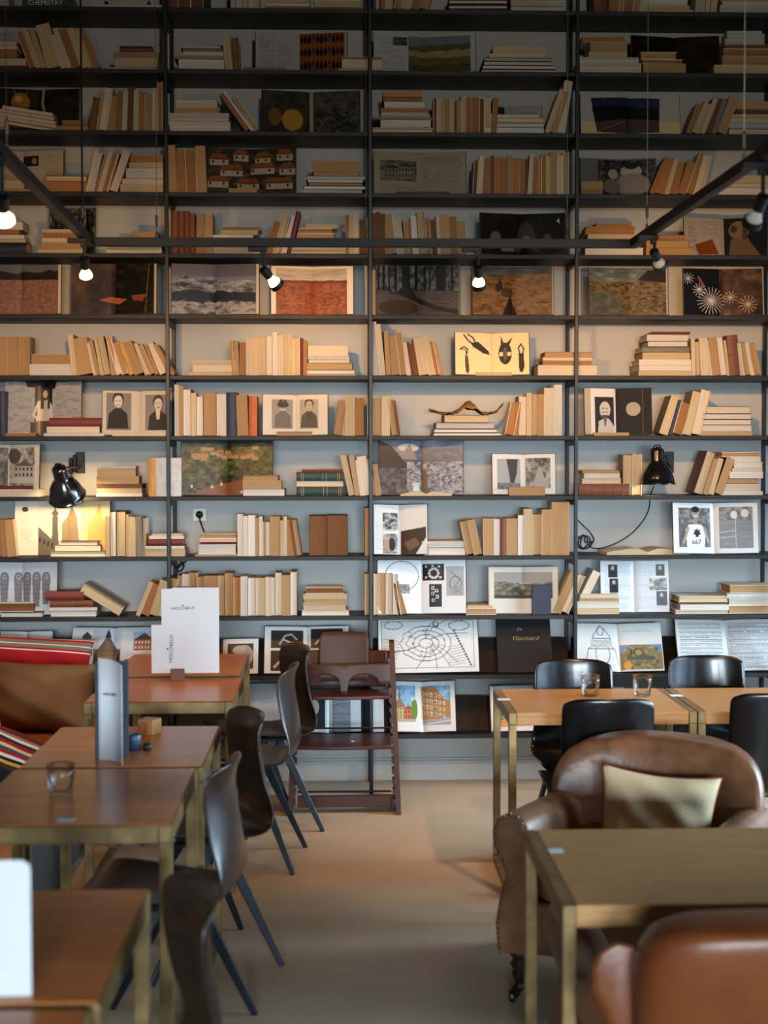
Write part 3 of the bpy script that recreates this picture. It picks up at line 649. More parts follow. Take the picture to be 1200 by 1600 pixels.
# --- fifth
c = CV(70, 76, (40, 42, 26)); c.photo(0, 0, 70, 76, [(24, 28, 16), (70, 76, 44), (170, 166, 140)], 5, 9, 41, 4, .7, grad=-.5); c.line([(58, 4), (62, 70)], (14, 16, 12), 4); c.line([(10, 20), (12, 76)], (22, 26, 14), 3)
OB(4, 78, 148, 322, c, 'open book of dark green woodland partly behind the track lighting', y=.13)
c = CV(132, 66, (40, 38, 34)); c.photo(0, 0, 132, 66, [(18, 18, 18), (40, 38, 34), (70, 66, 58)], 26, 20, 42); c.poly([(52, 60), (62, 20), (72, 10), (82, 20), (92, 60)], (96, 92, 84)); c.ell(24, 38, 8, 9, (130, 124, 112)); c.ell(72, 42, 7, 8, (140, 134, 120)); c.ell(104, 40, 6, 8, (110, 104, 94)); c.rect(28, 50, 52, 60, (150, 144, 130))
for xx in (24, 72, 104): c.poly([(xx - 12, 66), (xx - 6, 48), (xx + 6, 48), (xx + 12, 66)], (30, 28, 26))
o, g_ = OB(4, 750, 882, 331, c, 'open black and white magazine spread of seated men, white digit in corner', y=.06, cat='magazine', name='magazine')
lettering('page_number', '4', .038, 'card_white', Matrix.Translation((g_[1] * .84, page_y(g_, g_[1] * .84) - .001, g_[2] * .76)) @ STAND, o)
c = CV(126, 62, (176, 172, 164)); c.text(6, 6, 20, 58, (120, 118, 112)); c.text(26, 6, 54, 30, (140, 136, 130), 4); c.poly([(16, 44), (44, 34), (54, 58), (22, 60)], (168, 88, 44)); c.rect(64, 0, 126, 62, (40, 36, 34)); c.ell(86, 20, 15, 15, (150, 122, 96)); c.poly([(70, 62), (74, 34), (98, 32), (118, 62)], (132, 108, 86)); c.ell(78, 18, 5, 6, (96, 76, 60)); c.poly([(92, 10), (102, 12), (96, 36), (90, 34)], (104, 84, 68))
OB(4, 1068, 1194, 336, c, 'open book with a carved stone head on its dark right page', y=.08)
# --- sixth: eight large photo books, standing at the front
kw = dict(y=.04, op=5, tilt=6, T=.008)
c = CV(124, 78, (150, 116, 104)); c.rect(0, 0, 124, 12, (122, 130, 138)); c.ridge(0, 124, 13, 5, 51, 26, [(58, 46, 44), (90, 66, 58)]); c.photo(0, 24, 118, 78, [(150, 104, 86), (172, 126, 106), (186, 142, 120)], 3, 2, 52, 3); c.rect(119, 0, 124, 78, (214, 200, 180)); OB(5, -28, 96, 414, c, 'open photo book with flat pink-brown desert under dark hills', **kw)
c = CV(132, 80, (40, 32, 30)); c.photo(0, 0, 68, 80, [(40, 36, 40), (96, 74, 64), (150, 110, 86)], 40, 60, 53); c.photo(68, 0, 128, 80, [(18, 14, 12), (40, 28, 20), (96, 76, 40)], 20, 12, 54); c.poly([(42, 58), (60, 52), (86, 56), (74, 64)], (206, 110, 74)); c.poly([(92, 50), (116, 48), (110, 60), (96, 58)], (186, 94, 66)); c.rect(128, 0, 132, 80, (206, 190, 160)); c.line([(120, 0), (114, 78)], (160, 130, 70), .9); OB(5, 113, 245, 412, c, 'open photo book, dark smoky night with red glowing embers', **kw)
c = CV(136, 80, (150, 150, 158)); c.rect(0, 0, 136, 20, (134, 128, 146)); c.ridge(0, 130, 24, 6, 55, 78, [(60, 64, 74), (150, 152, 160), (206, 206, 206)], fine=7); c.ridge(0, 130, 44, 4, 56, 78, [(56, 64, 78), (90, 98, 112)], fine=10); c.ridge(0, 130, 60, 4, 57, 80, [(70, 70, 78), (170, 168, 168), (200, 198, 196)], fine=6); c.rect(131, 0, 136, 80, (214, 202, 180)); OB(5, 269, 405, 412, c, 'open photo book with snowy grey-violet mountains and a dark lake', **kw)
c = CV(128, 77, (222, 214, 200)); c.rect(8, 4, 118, 26, (190, 176, 160)); c.photo(8, 5, 118, 24, [(168, 156, 146), (206, 194, 180)], 30, 4, 58); c.photo(8, 22, 118, 77, [(110, 58, 42), (156, 90, 62), (184, 118, 84)], 5, 3, 59, 4, .8); c.poly([(60, 26), (118, 26), (118, 22), (90, 20)], (196, 180, 162)); c.ridge(8, 118, 23, 1, 60, 27, [(110, 60, 44), (140, 84, 60)]); o, g_ = OB(5, 424, 552, 415, c, 'open white-edged photo book with bright orange-red desert ground', **kw)
c = CV(130, 77, (70, 70, 70)); c.photo(0, 0, 128, 40, [(30, 36, 42), (110, 118, 120), (150, 156, 150)], 5, 8, 61, 4, .7)
for xx, ww in ((4, 3), (12, 4), (20, 3), (30, 5), (46, 12), (62, 4), (76, 3), (84, 3), (96, 6), (104, 9), (118, 4)): c.rect(xx - ww / 2, 0, xx + ww / 2, 40 + ww * .6, (26, 30, 36))
c.photo(0, 40, 128, 77, [(74, 70, 68), (120, 112, 104), (96, 74, 58)], 12, 5, 62); c.poly([(40, 34), (54, 34), (62, 48), (90, 62), (128, 70), (128, 77), (90, 70), (56, 54), (30, 44)], (60, 46, 38)); c.ell(34, 66, 30, 12, (104, 74, 36)); c.rect(128, 0, 130, 77, (150, 140, 120)); OB(5, 588, 718, 413, c, 'open photo book with dark forest trunks and twisting roots', **kw)
c = CV(126, 76, (150, 120, 80)); c.rect(0, 0, 126, 14, (84, 108, 112)); c.photo(0, 0, 126, 12, [(70, 96, 100), (120, 136, 132)], 20, 4, 63); c.ridge(0, 122, 12, 2, 64, 76, [(110, 74, 40), (168, 126, 78), (190, 148, 96)], fine=5); c.ell(54, 40, 10, 8, (120, 84, 50)); c.poly([(34, 34), (44, 18), (48, 34), (40, 40)], (90, 64, 42)); c.poly([(46, 76), (58, 44), (64, 60), (70, 76)], (80, 52, 34)); c.rect(123, 0, 126, 76, (200, 186, 160)); OB(5, 738, 864, 415, c, 'open photo book with cracked golden dunes beneath a teal sky', **kw)
c = CV(122, 76, (140, 120, 90)); c.rect(0, 0, 122, 22, (110, 128, 128)); c.photo(0, 0, 122, 22, [(88, 112, 118), (170, 170, 156)], 18, 6, 65); c.photo(0, 22, 119, 76, [(66, 56, 40), (140, 118, 80), (178, 152, 104)], 6, 3, 66, 4, .8); c.photo(0, 40, 50, 76, [(90, 96, 96), (140, 140, 124)], 8, 6, 67); c.poly([(76, 20), (92, 4), (119, 2), (119, 24)], (70, 48, 30)); c.rect(119, 0, 122, 76, (206, 194, 168)); OB(5, 920, 1042, 416, c, 'open photo book with a rocky golden plain and dark cliff', **kw)
c = CV(125, 76, (60, 52, 52)); c.rect(0, 0, 56, 76, (36, 42, 60)); c.photo(56, 0, 125, 76, [(70, 44, 32), (110, 78, 58), (150, 116, 90)], 20, 16, 68)
def burst(c, x, y, r, col, n=26):
    for k in range(n): c.line([(x, y), (x + r * math.cos(k * 6.283 / n), y + r * math.sin(k * 6.283 / n))], col, .5)
burst(c, 8, 16, 9, (190, 190, 200), 11); burst(c, 25, 34, 11, (200, 200, 206), 12); burst(c, 43, 52, 22, (206, 208, 214), 22); burst(c, 74, 46, 10, (206, 190, 164), 11); burst(c, 100, 58, 14, (214, 190, 160), 13); c.line([(24, 14), (32, 28)], (180, 100, 110), 3); c.rect(122, 0, 125, 76, (180, 170, 150))
OB(5, 1067, 1192, 417, c, 'open photo book with white starburst flowers on midnight blue', **kw)
# --- seventh: carved masks
c = CV(115, 66, (226, 206, 160)); dk = (52, 44, 36)
c.ell(78, 32, 10, 17, dk); c.ell(78, 33, 3.4, 10, (96, 84, 66)); c.ell(72, 33, 3, 3.4, (226, 206, 160)); c.ell(84, 33, 3, 3.4, (226, 206, 160)); c.poly([(72, 20), (71, 4), (77, 18)], dk); c.poly([(84, 20), (90, 6), (79, 18)], dk)
c.poly([(24, 16), (36, 14), (52, 28), (54, 34), (44, 32), (28, 22)], dk); c.line([(28, 18), (20, 12), (14, 4)], dk, 2.2); c.line([(32, 16), (28, 8), (20, 3)], dk, 2.2)
c.poly([(15, 36), (20, 36), (22, 58), (20, 64), (16, 60)], (84, 66, 50)); c.line([(17, 36), (20, 26), (14, 22), (8, 26)], dk, 1.8); c.line([(18, 34), (16, 26), (10, 26)], dk, 1.4)
c.poly([(98, 32), (106, 32), (107, 54), (104, 62), (99, 60)], dk); c.line([(100, 32), (98, 24), (102, 18)], dk, 2); c.line([(105, 32), (106, 24), (103, 20)], dk, 1.8); c.text(24, 40, 50, 52, (206, 186, 140)); c.line([(57, 0), (57, 66)], (190, 168, 124), .8)
OB(6, 711, 826, 519, c, 'open cream book with dark horned masks drawn across both pages', y=.05, matn='print_matt')
# --- eighth
c = CV(120, 80, (130, 132, 134)); c.photo(0, 0, 120, 80, [(112, 114, 118), (150, 152, 152), (168, 166, 160)], 10, 3, 71, 5, .8); c.rect(46, 0, 74, 76, (30, 30, 32)); c.poly([(32, 0), (80, 0), (78, 10), (34, 8)], (22, 22, 24)); c.poly([(50, 78), (48, 56), (52, 30), (58, 24), (66, 24), (74, 36), (76, 60), (74, 78)], (186, 180, 172)); c.ell(62, 18, 7, 9, (70, 60, 52)); c.ell(62, 18, 4, 6, (196, 176, 156)); c.rect(55, 24, 59, 40, (66, 56, 48)); c.rect(66, 24, 70, 40, (66, 56, 48)); c.line([(52, 30), (44, 50), (56, 58)], (196, 186, 174), 4); c.rect(50, 58, 78, 80, (96, 76, 62)); c.rect(40, 60, 52, 80, (40, 36, 32))
OB(7, 8, 128, 596, c, 'open book with a long-haired person in white seated before grey rock', y=.11)
c = CV(101, 68, (186, 178, 164))
c.rect(6, 4, 44, 60, (120, 116, 112)); person(c, 24, 12, 1.15, (36, 34, 36), (196, 186, 172), (52, 46, 44), (6, 4, 44, 60)); c.rect(66, 6, 101, 60, (122, 118, 114)); person(c, 86, 16, 1.1, (48, 44, 44), (190, 182, 170), (60, 54, 50), (66, 6, 101, 60)); c.poly([(82, 28), (90, 28), (88, 44), (84, 44)], (190, 184, 172))
OB(7, 161, 262, 610, c, 'open book with two old painted half-length portraits in dark coats', y=.07, matn='print_matt', sp=.56)
c = CV(101, 64, (210, 200, 182)); c.rect(14, 8, 46, 54, (150, 140, 124)); person(c, 31, 14, .95, (112, 104, 94), (188, 176, 158), (76, 70, 64), (14, 8, 46, 54)); c.ell(31, 16, 9, 5, (70, 64, 58)); c.rect(58, 8, 86, 54, (168, 156, 136)); person(c, 72, 14, .95, (92, 82, 70), (186, 168, 140), (84, 66, 50), (58, 8, 86, 54)); c.poly([(68, 30), (77, 30), (74, 40), (71, 40)], (84, 68, 52))
OB(7, 411, 512, 616, c, 'open cream book with two etched heads, one in a cap', y=.06, matn='print_matt')
c = CV(104, 74, (22, 22, 26)); c.rect(0, 0, 10, 74, (160, 150, 134)); c.rect(10, 0, 50, 74, (196, 196, 196)); c.rect(16, 14, 46, 74, (28, 28, 32)); c.ell(32, 34, 8.5, 13, (176, 172, 166)); c.poly([(27, 42), (37, 42), (34, 58), (30, 58)], (60, 58, 56)); c.poly([(20, 74), (22, 52), (30, 48), (38, 48), (46, 60), (46, 74)], (170, 168, 164)); c.poly([(29, 46), (35, 46), (33, 60), (31, 60)], (90, 88, 84)); c.ell(29, 32, 1.4, 1, (60, 58, 56)); c.ell(35, 32, 1.4, 1, (60, 58, 56)); c.rect(26, 37, 38, 38.4, (120, 116, 110)); c.ell(76, 33, 11, 11, (150, 148, 142)); c.poly([(66, 36), (86, 30), (86, 36), (72, 42)], (170, 150, 124)); c.rect(90, 2, 91, 72, (120, 76, 44))
OB(7, 913, 1017, 606, c, 'open black book with a bald bearded person facing a grey disc', y=.07, sp=.48, matn='print_matt')
# --- ninth
c = CV(66, 62, (196, 190, 176)); c.rect(0, 4, 16, 60, (120, 120, 116)); c.photo(0, 4, 15, 60, [(50, 50, 48), (150, 150, 144)], 6, 8, 81); c.photo(18, 4, 58, 50, [(70, 70, 66), (150, 148, 140), (186, 182, 172)], 8, 6, 82); house(c, 26, 20, 56, 40, (160, 156, 146), (84, 80, 76), 5, 2); c.ell(26, 14, 10, 9, (70, 72, 66)); c.rect(18, 40, 58, 46, (176, 172, 162))
OB(8, -4, 62, 694, c, 'open book with grey photos of a country house among trees', y=.07, sp=.28, matn='print_matt')
c = CV(142, 88, (60, 66, 44)); c.photo(0, 0, 142, 88, [(24, 34, 24), (50, 66, 40), (96, 104, 60), (150, 120, 76)], 8, 6, 83, 5, .75); c.rect(0, 0, 142, 7, (40, 60, 76))
for k in range(22):
    rs = random.Random(k); xx = 4 + rs.random() * 110; yy = 8 + rs.random() * 18; c.rect(xx, yy + 3, xx + 10, yy + 9, (168, 138, 96)); c.poly([(xx - 1, yy + 3), (xx + 5, yy), (xx + 11, yy + 3)], (150, 92, 56))
c.poly([(10, 86), (60, 70), (100, 62), (120, 80), (100, 88)], (150, 90, 54)); 
for k in range(26):
    rs = random.Random(k + 50); c.ell(12 + rs.random() * 110, 60 + rs.random() * 24, 2, 2.4, rs.choice([(196, 190, 186), (40, 40, 60), (186, 90, 60), (90, 110, 140)]))
OB(8, 284, 426, 686, c, 'large open book with a crowded green garden beneath a hill town', y=.07)
c = CV(131, 86, (90, 100, 116)); c.rect(0, 0, 131, 30, (96, 116, 148)); c.photo(0, 0, 131, 26, [(84, 104, 140), (150, 154, 160)], 24, 8, 84); c.ell(46, 12, 16, 6, (196, 188, 176)); c.poly([(30, 30), (48, 6), (60, 30)], (150, 140, 132)); c.poly([(0, 0), (20, 10), (46, 40), (60, 60), (0, 70)], (40, 44, 56)); c.ridge(64, 131, 14, 4, 85, 40, [(104, 104, 110), (140, 140, 144)]); c.photo(44, 34, 131, 86, [(60, 66, 84), (150, 150, 158), (196, 194, 190)], 5, 4, 86, 4, .8); c.photo(0, 44, 44, 86, [(36, 40, 52), (80, 84, 96), (130, 130, 130)], 8, 6, 87)
c.poly([(68, 84), (66, 54), (72, 44), (76, 56), (76, 84)], (120, 100, 84)); c.ell(58, 70, 5, 5, (186, 196, 206)); c.poly([(50, 86), (54, 74), (62, 74), (66, 86)], (196, 206, 214))
OB(8, 592, 723, 688, c, 'large open book with bluish mountains and a hillside strewn with pale stones', y=.06)
c = CV(98, 62, (200, 204, 204)); c.rect(8, 8, 44, 54, (150, 156, 160)); c.poly([(22, 8), (40, 8), (38, 30), (34, 44), (28, 46), (26, 28)], (60, 64, 66)); c.photo(8, 44, 44, 54, [(70, 76, 80), (140, 146, 150)], 5, 3, 88); c.photo(52, 6, 90, 52, [(46, 48, 50), (120, 122, 122), (176, 176, 172)], 6, 8, 89); c.poly([(64, 52), (70, 24), (76, 24), (88, 52)], (150, 150, 148))
OB(8, 769, 867, 710, c, 'open white-bordered book with two grey photos of old trees', y=.08, matn='print_matt')
# --- tenth
c = CV(148, 84, (216, 208, 190)); c.ell(16, 14, 5, 4, (60, 58, 54)); c.text(10, 30, 28, 70, (170, 162, 148), 3); c.rect(36, 0, 70, 84, (204, 196, 178)); 
c.poly([(36, 84), (36, 40), (60, 62), (68, 62), (68, 84)], (96, 90, 80)); c.poly([(57, 66), (58, 26), (62, 8), (66, 26), (67, 66)], (92, 86, 76)); c.ell(62, 20, 5, 4, (92, 86, 76)); c.poly([(72, 84), (72, 36), (84, 20), (88, 8), (96, 24), (100, 60), (100, 84)], (140, 124, 96)); c.rect(102, 0, 148, 84, (222, 200, 150)); c.poly([(112, 84), (114, 36), (124, 24), (131, 2), (136, 26), (144, 44), (144, 84)], (200, 164, 96))
for k in range(5): c.rect(38 + k * 6, 56 + k * 3, 41 + k * 6, 64 + k * 3, (50, 46, 42))
OB(9, 24, 172, 782, c, 'wide open book with engraved church towers, glowing under the left wall lamp', y=.10, T=.006, tilt=5, matn='print_matt', sp=.55, op=3)
c = CV(83, 76, (206, 212, 216)); c.text(4, 30, 14, 70, (170, 176, 180)); c.rect(14, 12, 38, 40, (176, 182, 188)); c.photo(14, 12, 37, 38, [(24, 26, 28), (190, 196, 200)], 5, 4, 91, 3); c.photo(14, 44, 37, 74, [(80, 84, 90), (190, 180, 176)], 8, 6, 92); c.ell(28, 60, 5, 10, (40, 42, 46)); c.ell(20, 60, 4, 8, (170, 136, 120)); c.rect(42, 0, 83, 40, (206, 210, 212)); c.poly([(42, 40), (80, 34), (80, 50), (64, 76), (42, 76)], (62, 52, 46)); c.poly([(46, 58), (64, 50), (72, 60), (56, 70)], (104, 84, 70))
OB(9, 584, 667, 790, c, 'open magazine with dark cut-out figures, its right page curling forward', y=.06, sp=.48, op=16, cat='magazine', name='magazine')
c = CV(132, 76, (206, 212, 216)); c.rect(9, 8, 60, 66, (130, 134, 136)); c.photo(9, 8, 60, 30, [(60, 62, 64), (150, 154, 154)], 5, 4, 93); c.photo(9, 30, 60, 66, [(70, 72, 74), (110, 112, 114)], 10, 10, 94); c.poly([(22, 66), (20, 40), (26, 32), (44, 32), (52, 40), (50, 66)], (214, 216, 216)); c.line([(24, 38), (16, 60)], (150, 140, 130), 4); c.line([(50, 38), (56, 58)], (150, 140, 130), 4); c.ell(36, 16, 6, 8, (150, 142, 134)); c.ell(36, 10, 6.4, 4.6, (30, 30, 32)); c.rect(33, 22, 39, 32, (140, 132, 124)); c.ell(34, 15, .9, .7, (40, 38, 36)); c.ell(38.5, 15, .9, .7, (40, 38, 36)); c.line([(34, 20), (38.5, 20)], (220, 216, 210), 1)
c.poly([(38, 38), (40, 41), (43, 40), (42, 44), (45, 46), (41, 48), (38, 51), (35, 48), (31, 46), (34, 44), (33, 40), (36, 41)], (36, 38, 40)); c.line([(36, 50), (40, 50)], (40, 40, 42), 1)
c.rect(74, 6, 124, 68, (120, 124, 128)); c.photo(74, 6, 124, 26, [(60, 62, 66), (150, 152, 152)], 4, 5, 95); c.photo(74, 26, 124, 68, [(104, 108, 112), (130, 134, 138)], 20, 3, 96); c.line([(98, 24), (98, 66)], (190, 194, 196), 1); c.line([(76, 44), (98, 42)], (180, 184, 186), .8); c.line([(76, 52), (98, 50)], (180, 184, 186), .8); c.ell(96, 18, 5, 6, (200, 202, 202)); c.ell(112, 16, 6, 6, (190, 192, 192))
o, g_ = OB(9, 1050, 1182, 788, c, 'open book with a smiling runner in a white maple leaf shirt', y=.05, op=9)
xx = g_[0] * (1 - 37 / 66); lettering('shirt_number', '667', .034, 'ink', Matrix.Translation((xx, page_y(g_, xx) - .0012, g_[2] * .19)) @ STAND @ Matrix.Rotation(R(9), 4, 'Y'), o)
# --- eleventh
c = CV(112, 80, (196, 202, 206))
for k, (xx, hh) in enumerate(((4, 48), (29, 52), (50, 48), (64, 48), (79, 52), (94, 48))):
    c.ell(xx, 24, 6.4, 9, (104, 108, 116)); c.poly([(xx - 7, 24), (xx + 7, 24), (xx + 4.6, 16 + hh), (xx - 4.6, 16 + hh)], (118, 122, 130)); c.ell(xx, 22, 3.6, 4.6, (160, 162, 166)); c.ell(xx, 22, 1.4, 2, (100, 104, 110))
    for j in range(4): c.line([(xx - 5, 34 + j * 7), (xx + 5, 34 + j * 7)], (84, 88, 96), .8)
OB(10, -22, 90, 880, c, 'open book with a row of grey carved standing figures', y=.10, matn='print_matt')
c = CV(137, 80, (204, 212, 218)); c.ring(38, 24, 26, 22, (90, 98, 104), 1); c.photo(34, 36, 50, 50, [(60, 64, 66), (190, 196, 200)], 3, 3, 101); c.text(40, 56, 60, 62, (160, 166, 170)); c.rect(71, 6, 104, 31, (26, 28, 32)); c.rect(81, 36, 100, 70, (26, 28, 32)); c.rect(107, 10, 134, 54, (150, 158, 164))
for k in range(10): c.ell(88 + 7 * math.cos(k * .628), 20 + 7 * math.sin(k * .628), 2, 2, (196, 198, 198))
for xx, yy in ((76, 10), (86, 9), (96, 10), (76, 26), (98, 26)): c.rect(xx - 1.5, yy - 1.5, xx + 2, yy + 1.5, (180, 184, 184))
for xx, yy in ((86, 42), (92, 46), (86, 50), (93, 55), (87, 60)): c.rect(xx - 2.4, yy - 2.4, xx + 2.4, yy + 2.4, (190, 190, 184)); c.rect(xx - 1.2, yy - 1.2, xx + 1.2, yy + 1.2, (50, 50, 52))
c.ring(121, 36, 9, 11, (90, 98, 106), 1); c.line([(114, 18), (128, 30), (116, 44), (126, 50)], (96, 104, 112), 1); c.photo(114, 40, 130, 52, [(110, 118, 126), (160, 168, 174)], 3, 3, 102)
OB(10, 590, 727, 878, c, 'large open book with jewellery, white necklaces on black squares', y=.07, op=10)
c = CV(106, 70, (190, 188, 178)); c.rect(8, 8, 98, 48, (160, 158, 150)); c.rect(8, 8, 98, 24, (134, 136, 134)); c.ridge(8, 98, 24, 4, 103, 48, [(36, 36, 34), (96, 94, 86), (150, 146, 134)], fine=5); c.rect(8, 42, 98, 48, (60, 58, 54))
OB(10, 764, 870, 890, c, 'open book with a faded grey rocky landscape on facing pages', y=.07, matn='print_matt', op=9, cover='cover_p1')
c = CV(106, 80, (196, 204, 212)); c.text(6, 6, 50, 76, (150, 158, 166), 2.4, 5, .95); c.text(60, 6, 100, 76, (150, 158, 166), 2.4, 6, .95)
for (x_, y_, a_, b_) in ((12, 6, 27, 26), (14, 28, 28, 50), (14, 52, 28, 68), (86, 6, 99, 24), (76, 28, 102, 46), (86, 48, 102, 70)):
    c.rect(x_, y_, a_, b_, (50, 54, 58)); 
    if a_ - x_ < 20: person(c, (x_ + a_) / 2, y_ + 4, .42, (30, 32, 34), (170, 172, 172), (40, 40, 42), (x_, y_, a_, b_))
    else: c.photo(x_, y_, a_, b_, BWP, 6, 4, 104)
OB(10, 938, 1044, 881, c, 'open reference book with six small portraits beside columns of text', y=.09, cover='cover_p5')
c = CV(1, 1)
# --- two lowest shelves: big books lying back on the leaning boards
kw = dict(y=.045, tilt=24, op=3, group='open books on the leaning display boards')
c = CV(80, 66, (196, 202, 202)); c.ell(40, 26, 18, 12, (50, 54, 60)); c.poly([(22, 26), (58, 26), (60, 40), (20, 40)], (60, 64, 70)); c.ell(10, 20, 5, 4, (180, 140, 60)); c.text(8, 46, 60, 62, (150, 156, 160))
OB(11, -4, 78, 990, c, 'open book with a dark shell picture behind the red cushion', **kw)
c = CV(130, 66, (204, 208, 208)); house(c, 16, 6, 30, 20, (110, 96, 76), (70, 60, 50), 3, 2, .5); house(c, 10, 24, 32, 40, (96, 94, 90), (60, 60, 60), 5, 3); house(c, 8, 46, 28, 62, (120, 84, 66), (90, 60, 50), 5, 2); c.photo(32, 4, 78, 40, [(170, 186, 204), (206, 212, 216)], 16, 8, 112); c.rect(34, 30, 76, 64, (110, 92, 66)); c.poly([(38, 34), (56, 10), (74, 34)], (84, 78, 70)); c.rect(52, 14, 60, 30, (96, 84, 66)); c.poly([(51, 14), (56, 2), (61, 14)], (50, 48, 46)); c.rect(34, 40, 76, 62, (140, 112, 74)); c.poly([(34, 60), (36, 36), (40, 34), (42, 60)], (44, 52, 36)); c.poly([(68, 60), (72, 36), (76, 34), (77, 60)], (44, 52, 36)); c.rect(54, 50, 58, 62, (50, 40, 34))
c.rect(96, 6, 128, 32, (150, 176, 206)); house(c, 98, 8, 128, 32, (150, 84, 58), (84, 66, 60), 6, 2, .4, (206, 200, 190)); c.text(84, 36, 126, 42, (150, 156, 160)); c.photo(84, 44, 126, 64, [(70, 80, 50), (150, 130, 90)], 5, 4, 113)
OB(11, 110, 240, 985, c, 'open book with colour photos of brick churches and a tiled tower', **kw)
c = CV(58, 54, (204, 208, 208)); c.rect(10, 8, 50, 46, (40, 36, 34)); c.ell(36, 26, 14, 16, (150, 150, 146)); c.ell(28, 18, 10, 7, (170, 170, 166)); c.rect(10, 36, 26, 46, (60, 44, 36))
OB(11, 345, 403, 1003, c, 'open book with a pale round form on a black photo', sp=.04, **kw)
c = CV(132, 70, (204, 206, 206)); c.rect(10, 6, 60, 32, (40, 42, 44)); c.line([(24, 26), (32, 14), (42, 12), (50, 20), (42, 26)], (150, 150, 148), 3); c.line([(30, 20), (44, 26)], (180, 180, 178), 2.4); c.rect(10, 36, 60, 66, (44, 38, 34)); c.line([(16, 60), (28, 48), (40, 54), (54, 44)], (176, 160, 140), 4); c.rect(72, 4, 122, 32, (36, 38, 40)); c.line([(80, 26), (94, 12), (108, 20)], (160, 160, 158), 3); c.rect(72, 36, 122, 66, (120, 120, 118))
OB(11, 413, 545, 985, c, 'open book with pale bodies on black photos behind the high chair', **kw)
c = CV(156, 82, (198, 204, 206)); ik = (84, 90, 94); c.line([(6, 4), (148, 4), (148, 74), (6, 74), (6, 4)], ik, .7)
rs = random.Random(4)
for k in range(9):
    a0 = rs.random() * 6; c.line([(74 + 10 * math.cos(a0), 36 + 6 * math.sin(a0)), (74 + 34 * math.cos(a0 + .2), 36 + 22 * math.sin(a0 + .2)), (74 + 70 * math.cos(a0 + .4), 38 + 40 * math.sin(a0 + .4))], ik, .7)
for r_ in (8, 15, 22, 29): c.line([(74 + r_ * 1.35 * math.cos(t / 22 * 6.283) * (1 + .07 * math.sin(t * 3)), 38 + r_ * .9 * math.sin(t / 22 * 6.283)) for t in range(23)], ik, .8)
for k in range(60): c.rect(*(lambda x, y: (x, y, x + rs.random() * 3.4 + .6, y + rs.random() * 1.8 + .5))(44 + rs.random() * 62, 18 + rs.random() * 40), (112, 118, 120))
c.ring(24, 10, 14, 6, ik, 1); c.ring(126, 12, 16, 7, ik, 1); c.ell(90, 10, 5, 5, ik); c.ell(90, 9, 2.6, 2.6, (198, 204, 206))
for k in range(14): c.ell(118 + k * 1.9, 20 + k * 3.9, 1.8, 1.8, ik)
for k in range(8): c.line([(8, 30 + k * 5), (40 - k * 2, 36 + k * 4)], (140, 146, 150), .6)
for k in range(8): c.line([(108, 44 + k * 4), (134, 40 + k * 4)], (140, 146, 150), .6)
OB(11, 592, 748, 974, c, 'large open page with an old engraved town map', **dict(kw, matn='print_matt', sp=.02, T=.004))
c = CV(136, 76, (200, 206, 206)); ik = (110, 116, 118)
c.line([(14, 66), (20, 40), (26, 36), (28, 20), (34, 12), (40, 4), (48, 12), (54, 20), (56, 36), (62, 42), (66, 66)], ik, 1.2); c.ring(40, 12, 5, 7, ik, 1.2); c.ring(42, 48, 11, 16, ik, 1.2); c.line([(20, 40), (60, 40)], ik, 1); c.line([(27, 24), (55, 24)], ik, 1); c.photo(24, 26, 58, 38, [(140, 146, 146), (196, 202, 202)], 3, 3, 114)
c.text(76, 10, 124, 14, (150, 156, 158)); c.rect(70, 34, 134, 72, (130, 116, 80)); c.rect(70, 34, 84, 46, (110, 140, 176)); c.rect(116, 34, 134, 46, (110, 136, 170)); c.photo(78, 38, 128, 72, [(60, 62, 52), (120, 112, 86), (170, 156, 110)], 5, 5, 115); c.ell(98, 46, 8, 7, (90, 84, 66)); c.ell(98, 46, 5, 4.4, (150, 140, 104)); c.rect(80, 52, 122, 58, (84, 88, 78)); c.ell(80, 66, 6, 6, (206, 150, 66))
OB(11, 901, 1037, 983, c, 'open book with a drawn baroque gateway and its stone gable photo', **dict(kw, op=4))
c = CV(160, 76, (196, 202, 204))
for pg in (6, 84):
    for k in range(11 if pg == 6 else 14):
        y_ = 6 + k * (6 if pg == 6 else 4.8); c.line([(pg, y_), (pg + 66, y_)], (130, 136, 140), .5); c.line([(pg, y_ + 1.6), (pg + 66, y_ + 1.6)], (140, 146, 150), .4); c.text(pg, y_ + 2.4, pg + 66, y_ + 5, (104, 108, 112), 2.4, k + pg, .8)
OB(11, 1060, 1220, 978, c, 'open music book with closely printed staves at the right end', **dict(kw, matn='print_matt', T=.012))
# closed dark book with handwritten title
cb = thing('closed_book', 'closed black book with a thin gold handwritten title on its cover', 'book', (WX(778, 1056, .045), .045, ROWZ[11] + .0005), (R(-24), 0, 0))
bw = WX(863, 1056, .045) - WX(778, 1056, .045); bh = 80 * PXM / math.cos(R(24))
MB().box(0, bw, -.020, -.0175, 0, bh).box(0, bw, -.002, 0, 0, bh).box(bw - .002, bw, -.0175, -.002, 0, bh).build('cover', 'board_black', cb, bevel=.0008)
MB().box(.0015, bw - .003, -.0174, -.0021, .003, bh - .003).build('page_block', 'pages_c', cb)
lettering('title', 'De', .024, 'gold_ink', Matrix.Translation((bw * .42, -.0205, bh * .78)) @ STAND, cb, shear=.4, off=-.0003)
lettering('title', 'Vlaschaard', .032, 'gold_ink', Matrix.Translation((bw * .52, -.0205, bh * .60)) @ STAND, cb, shear=.4, off=-.0004)
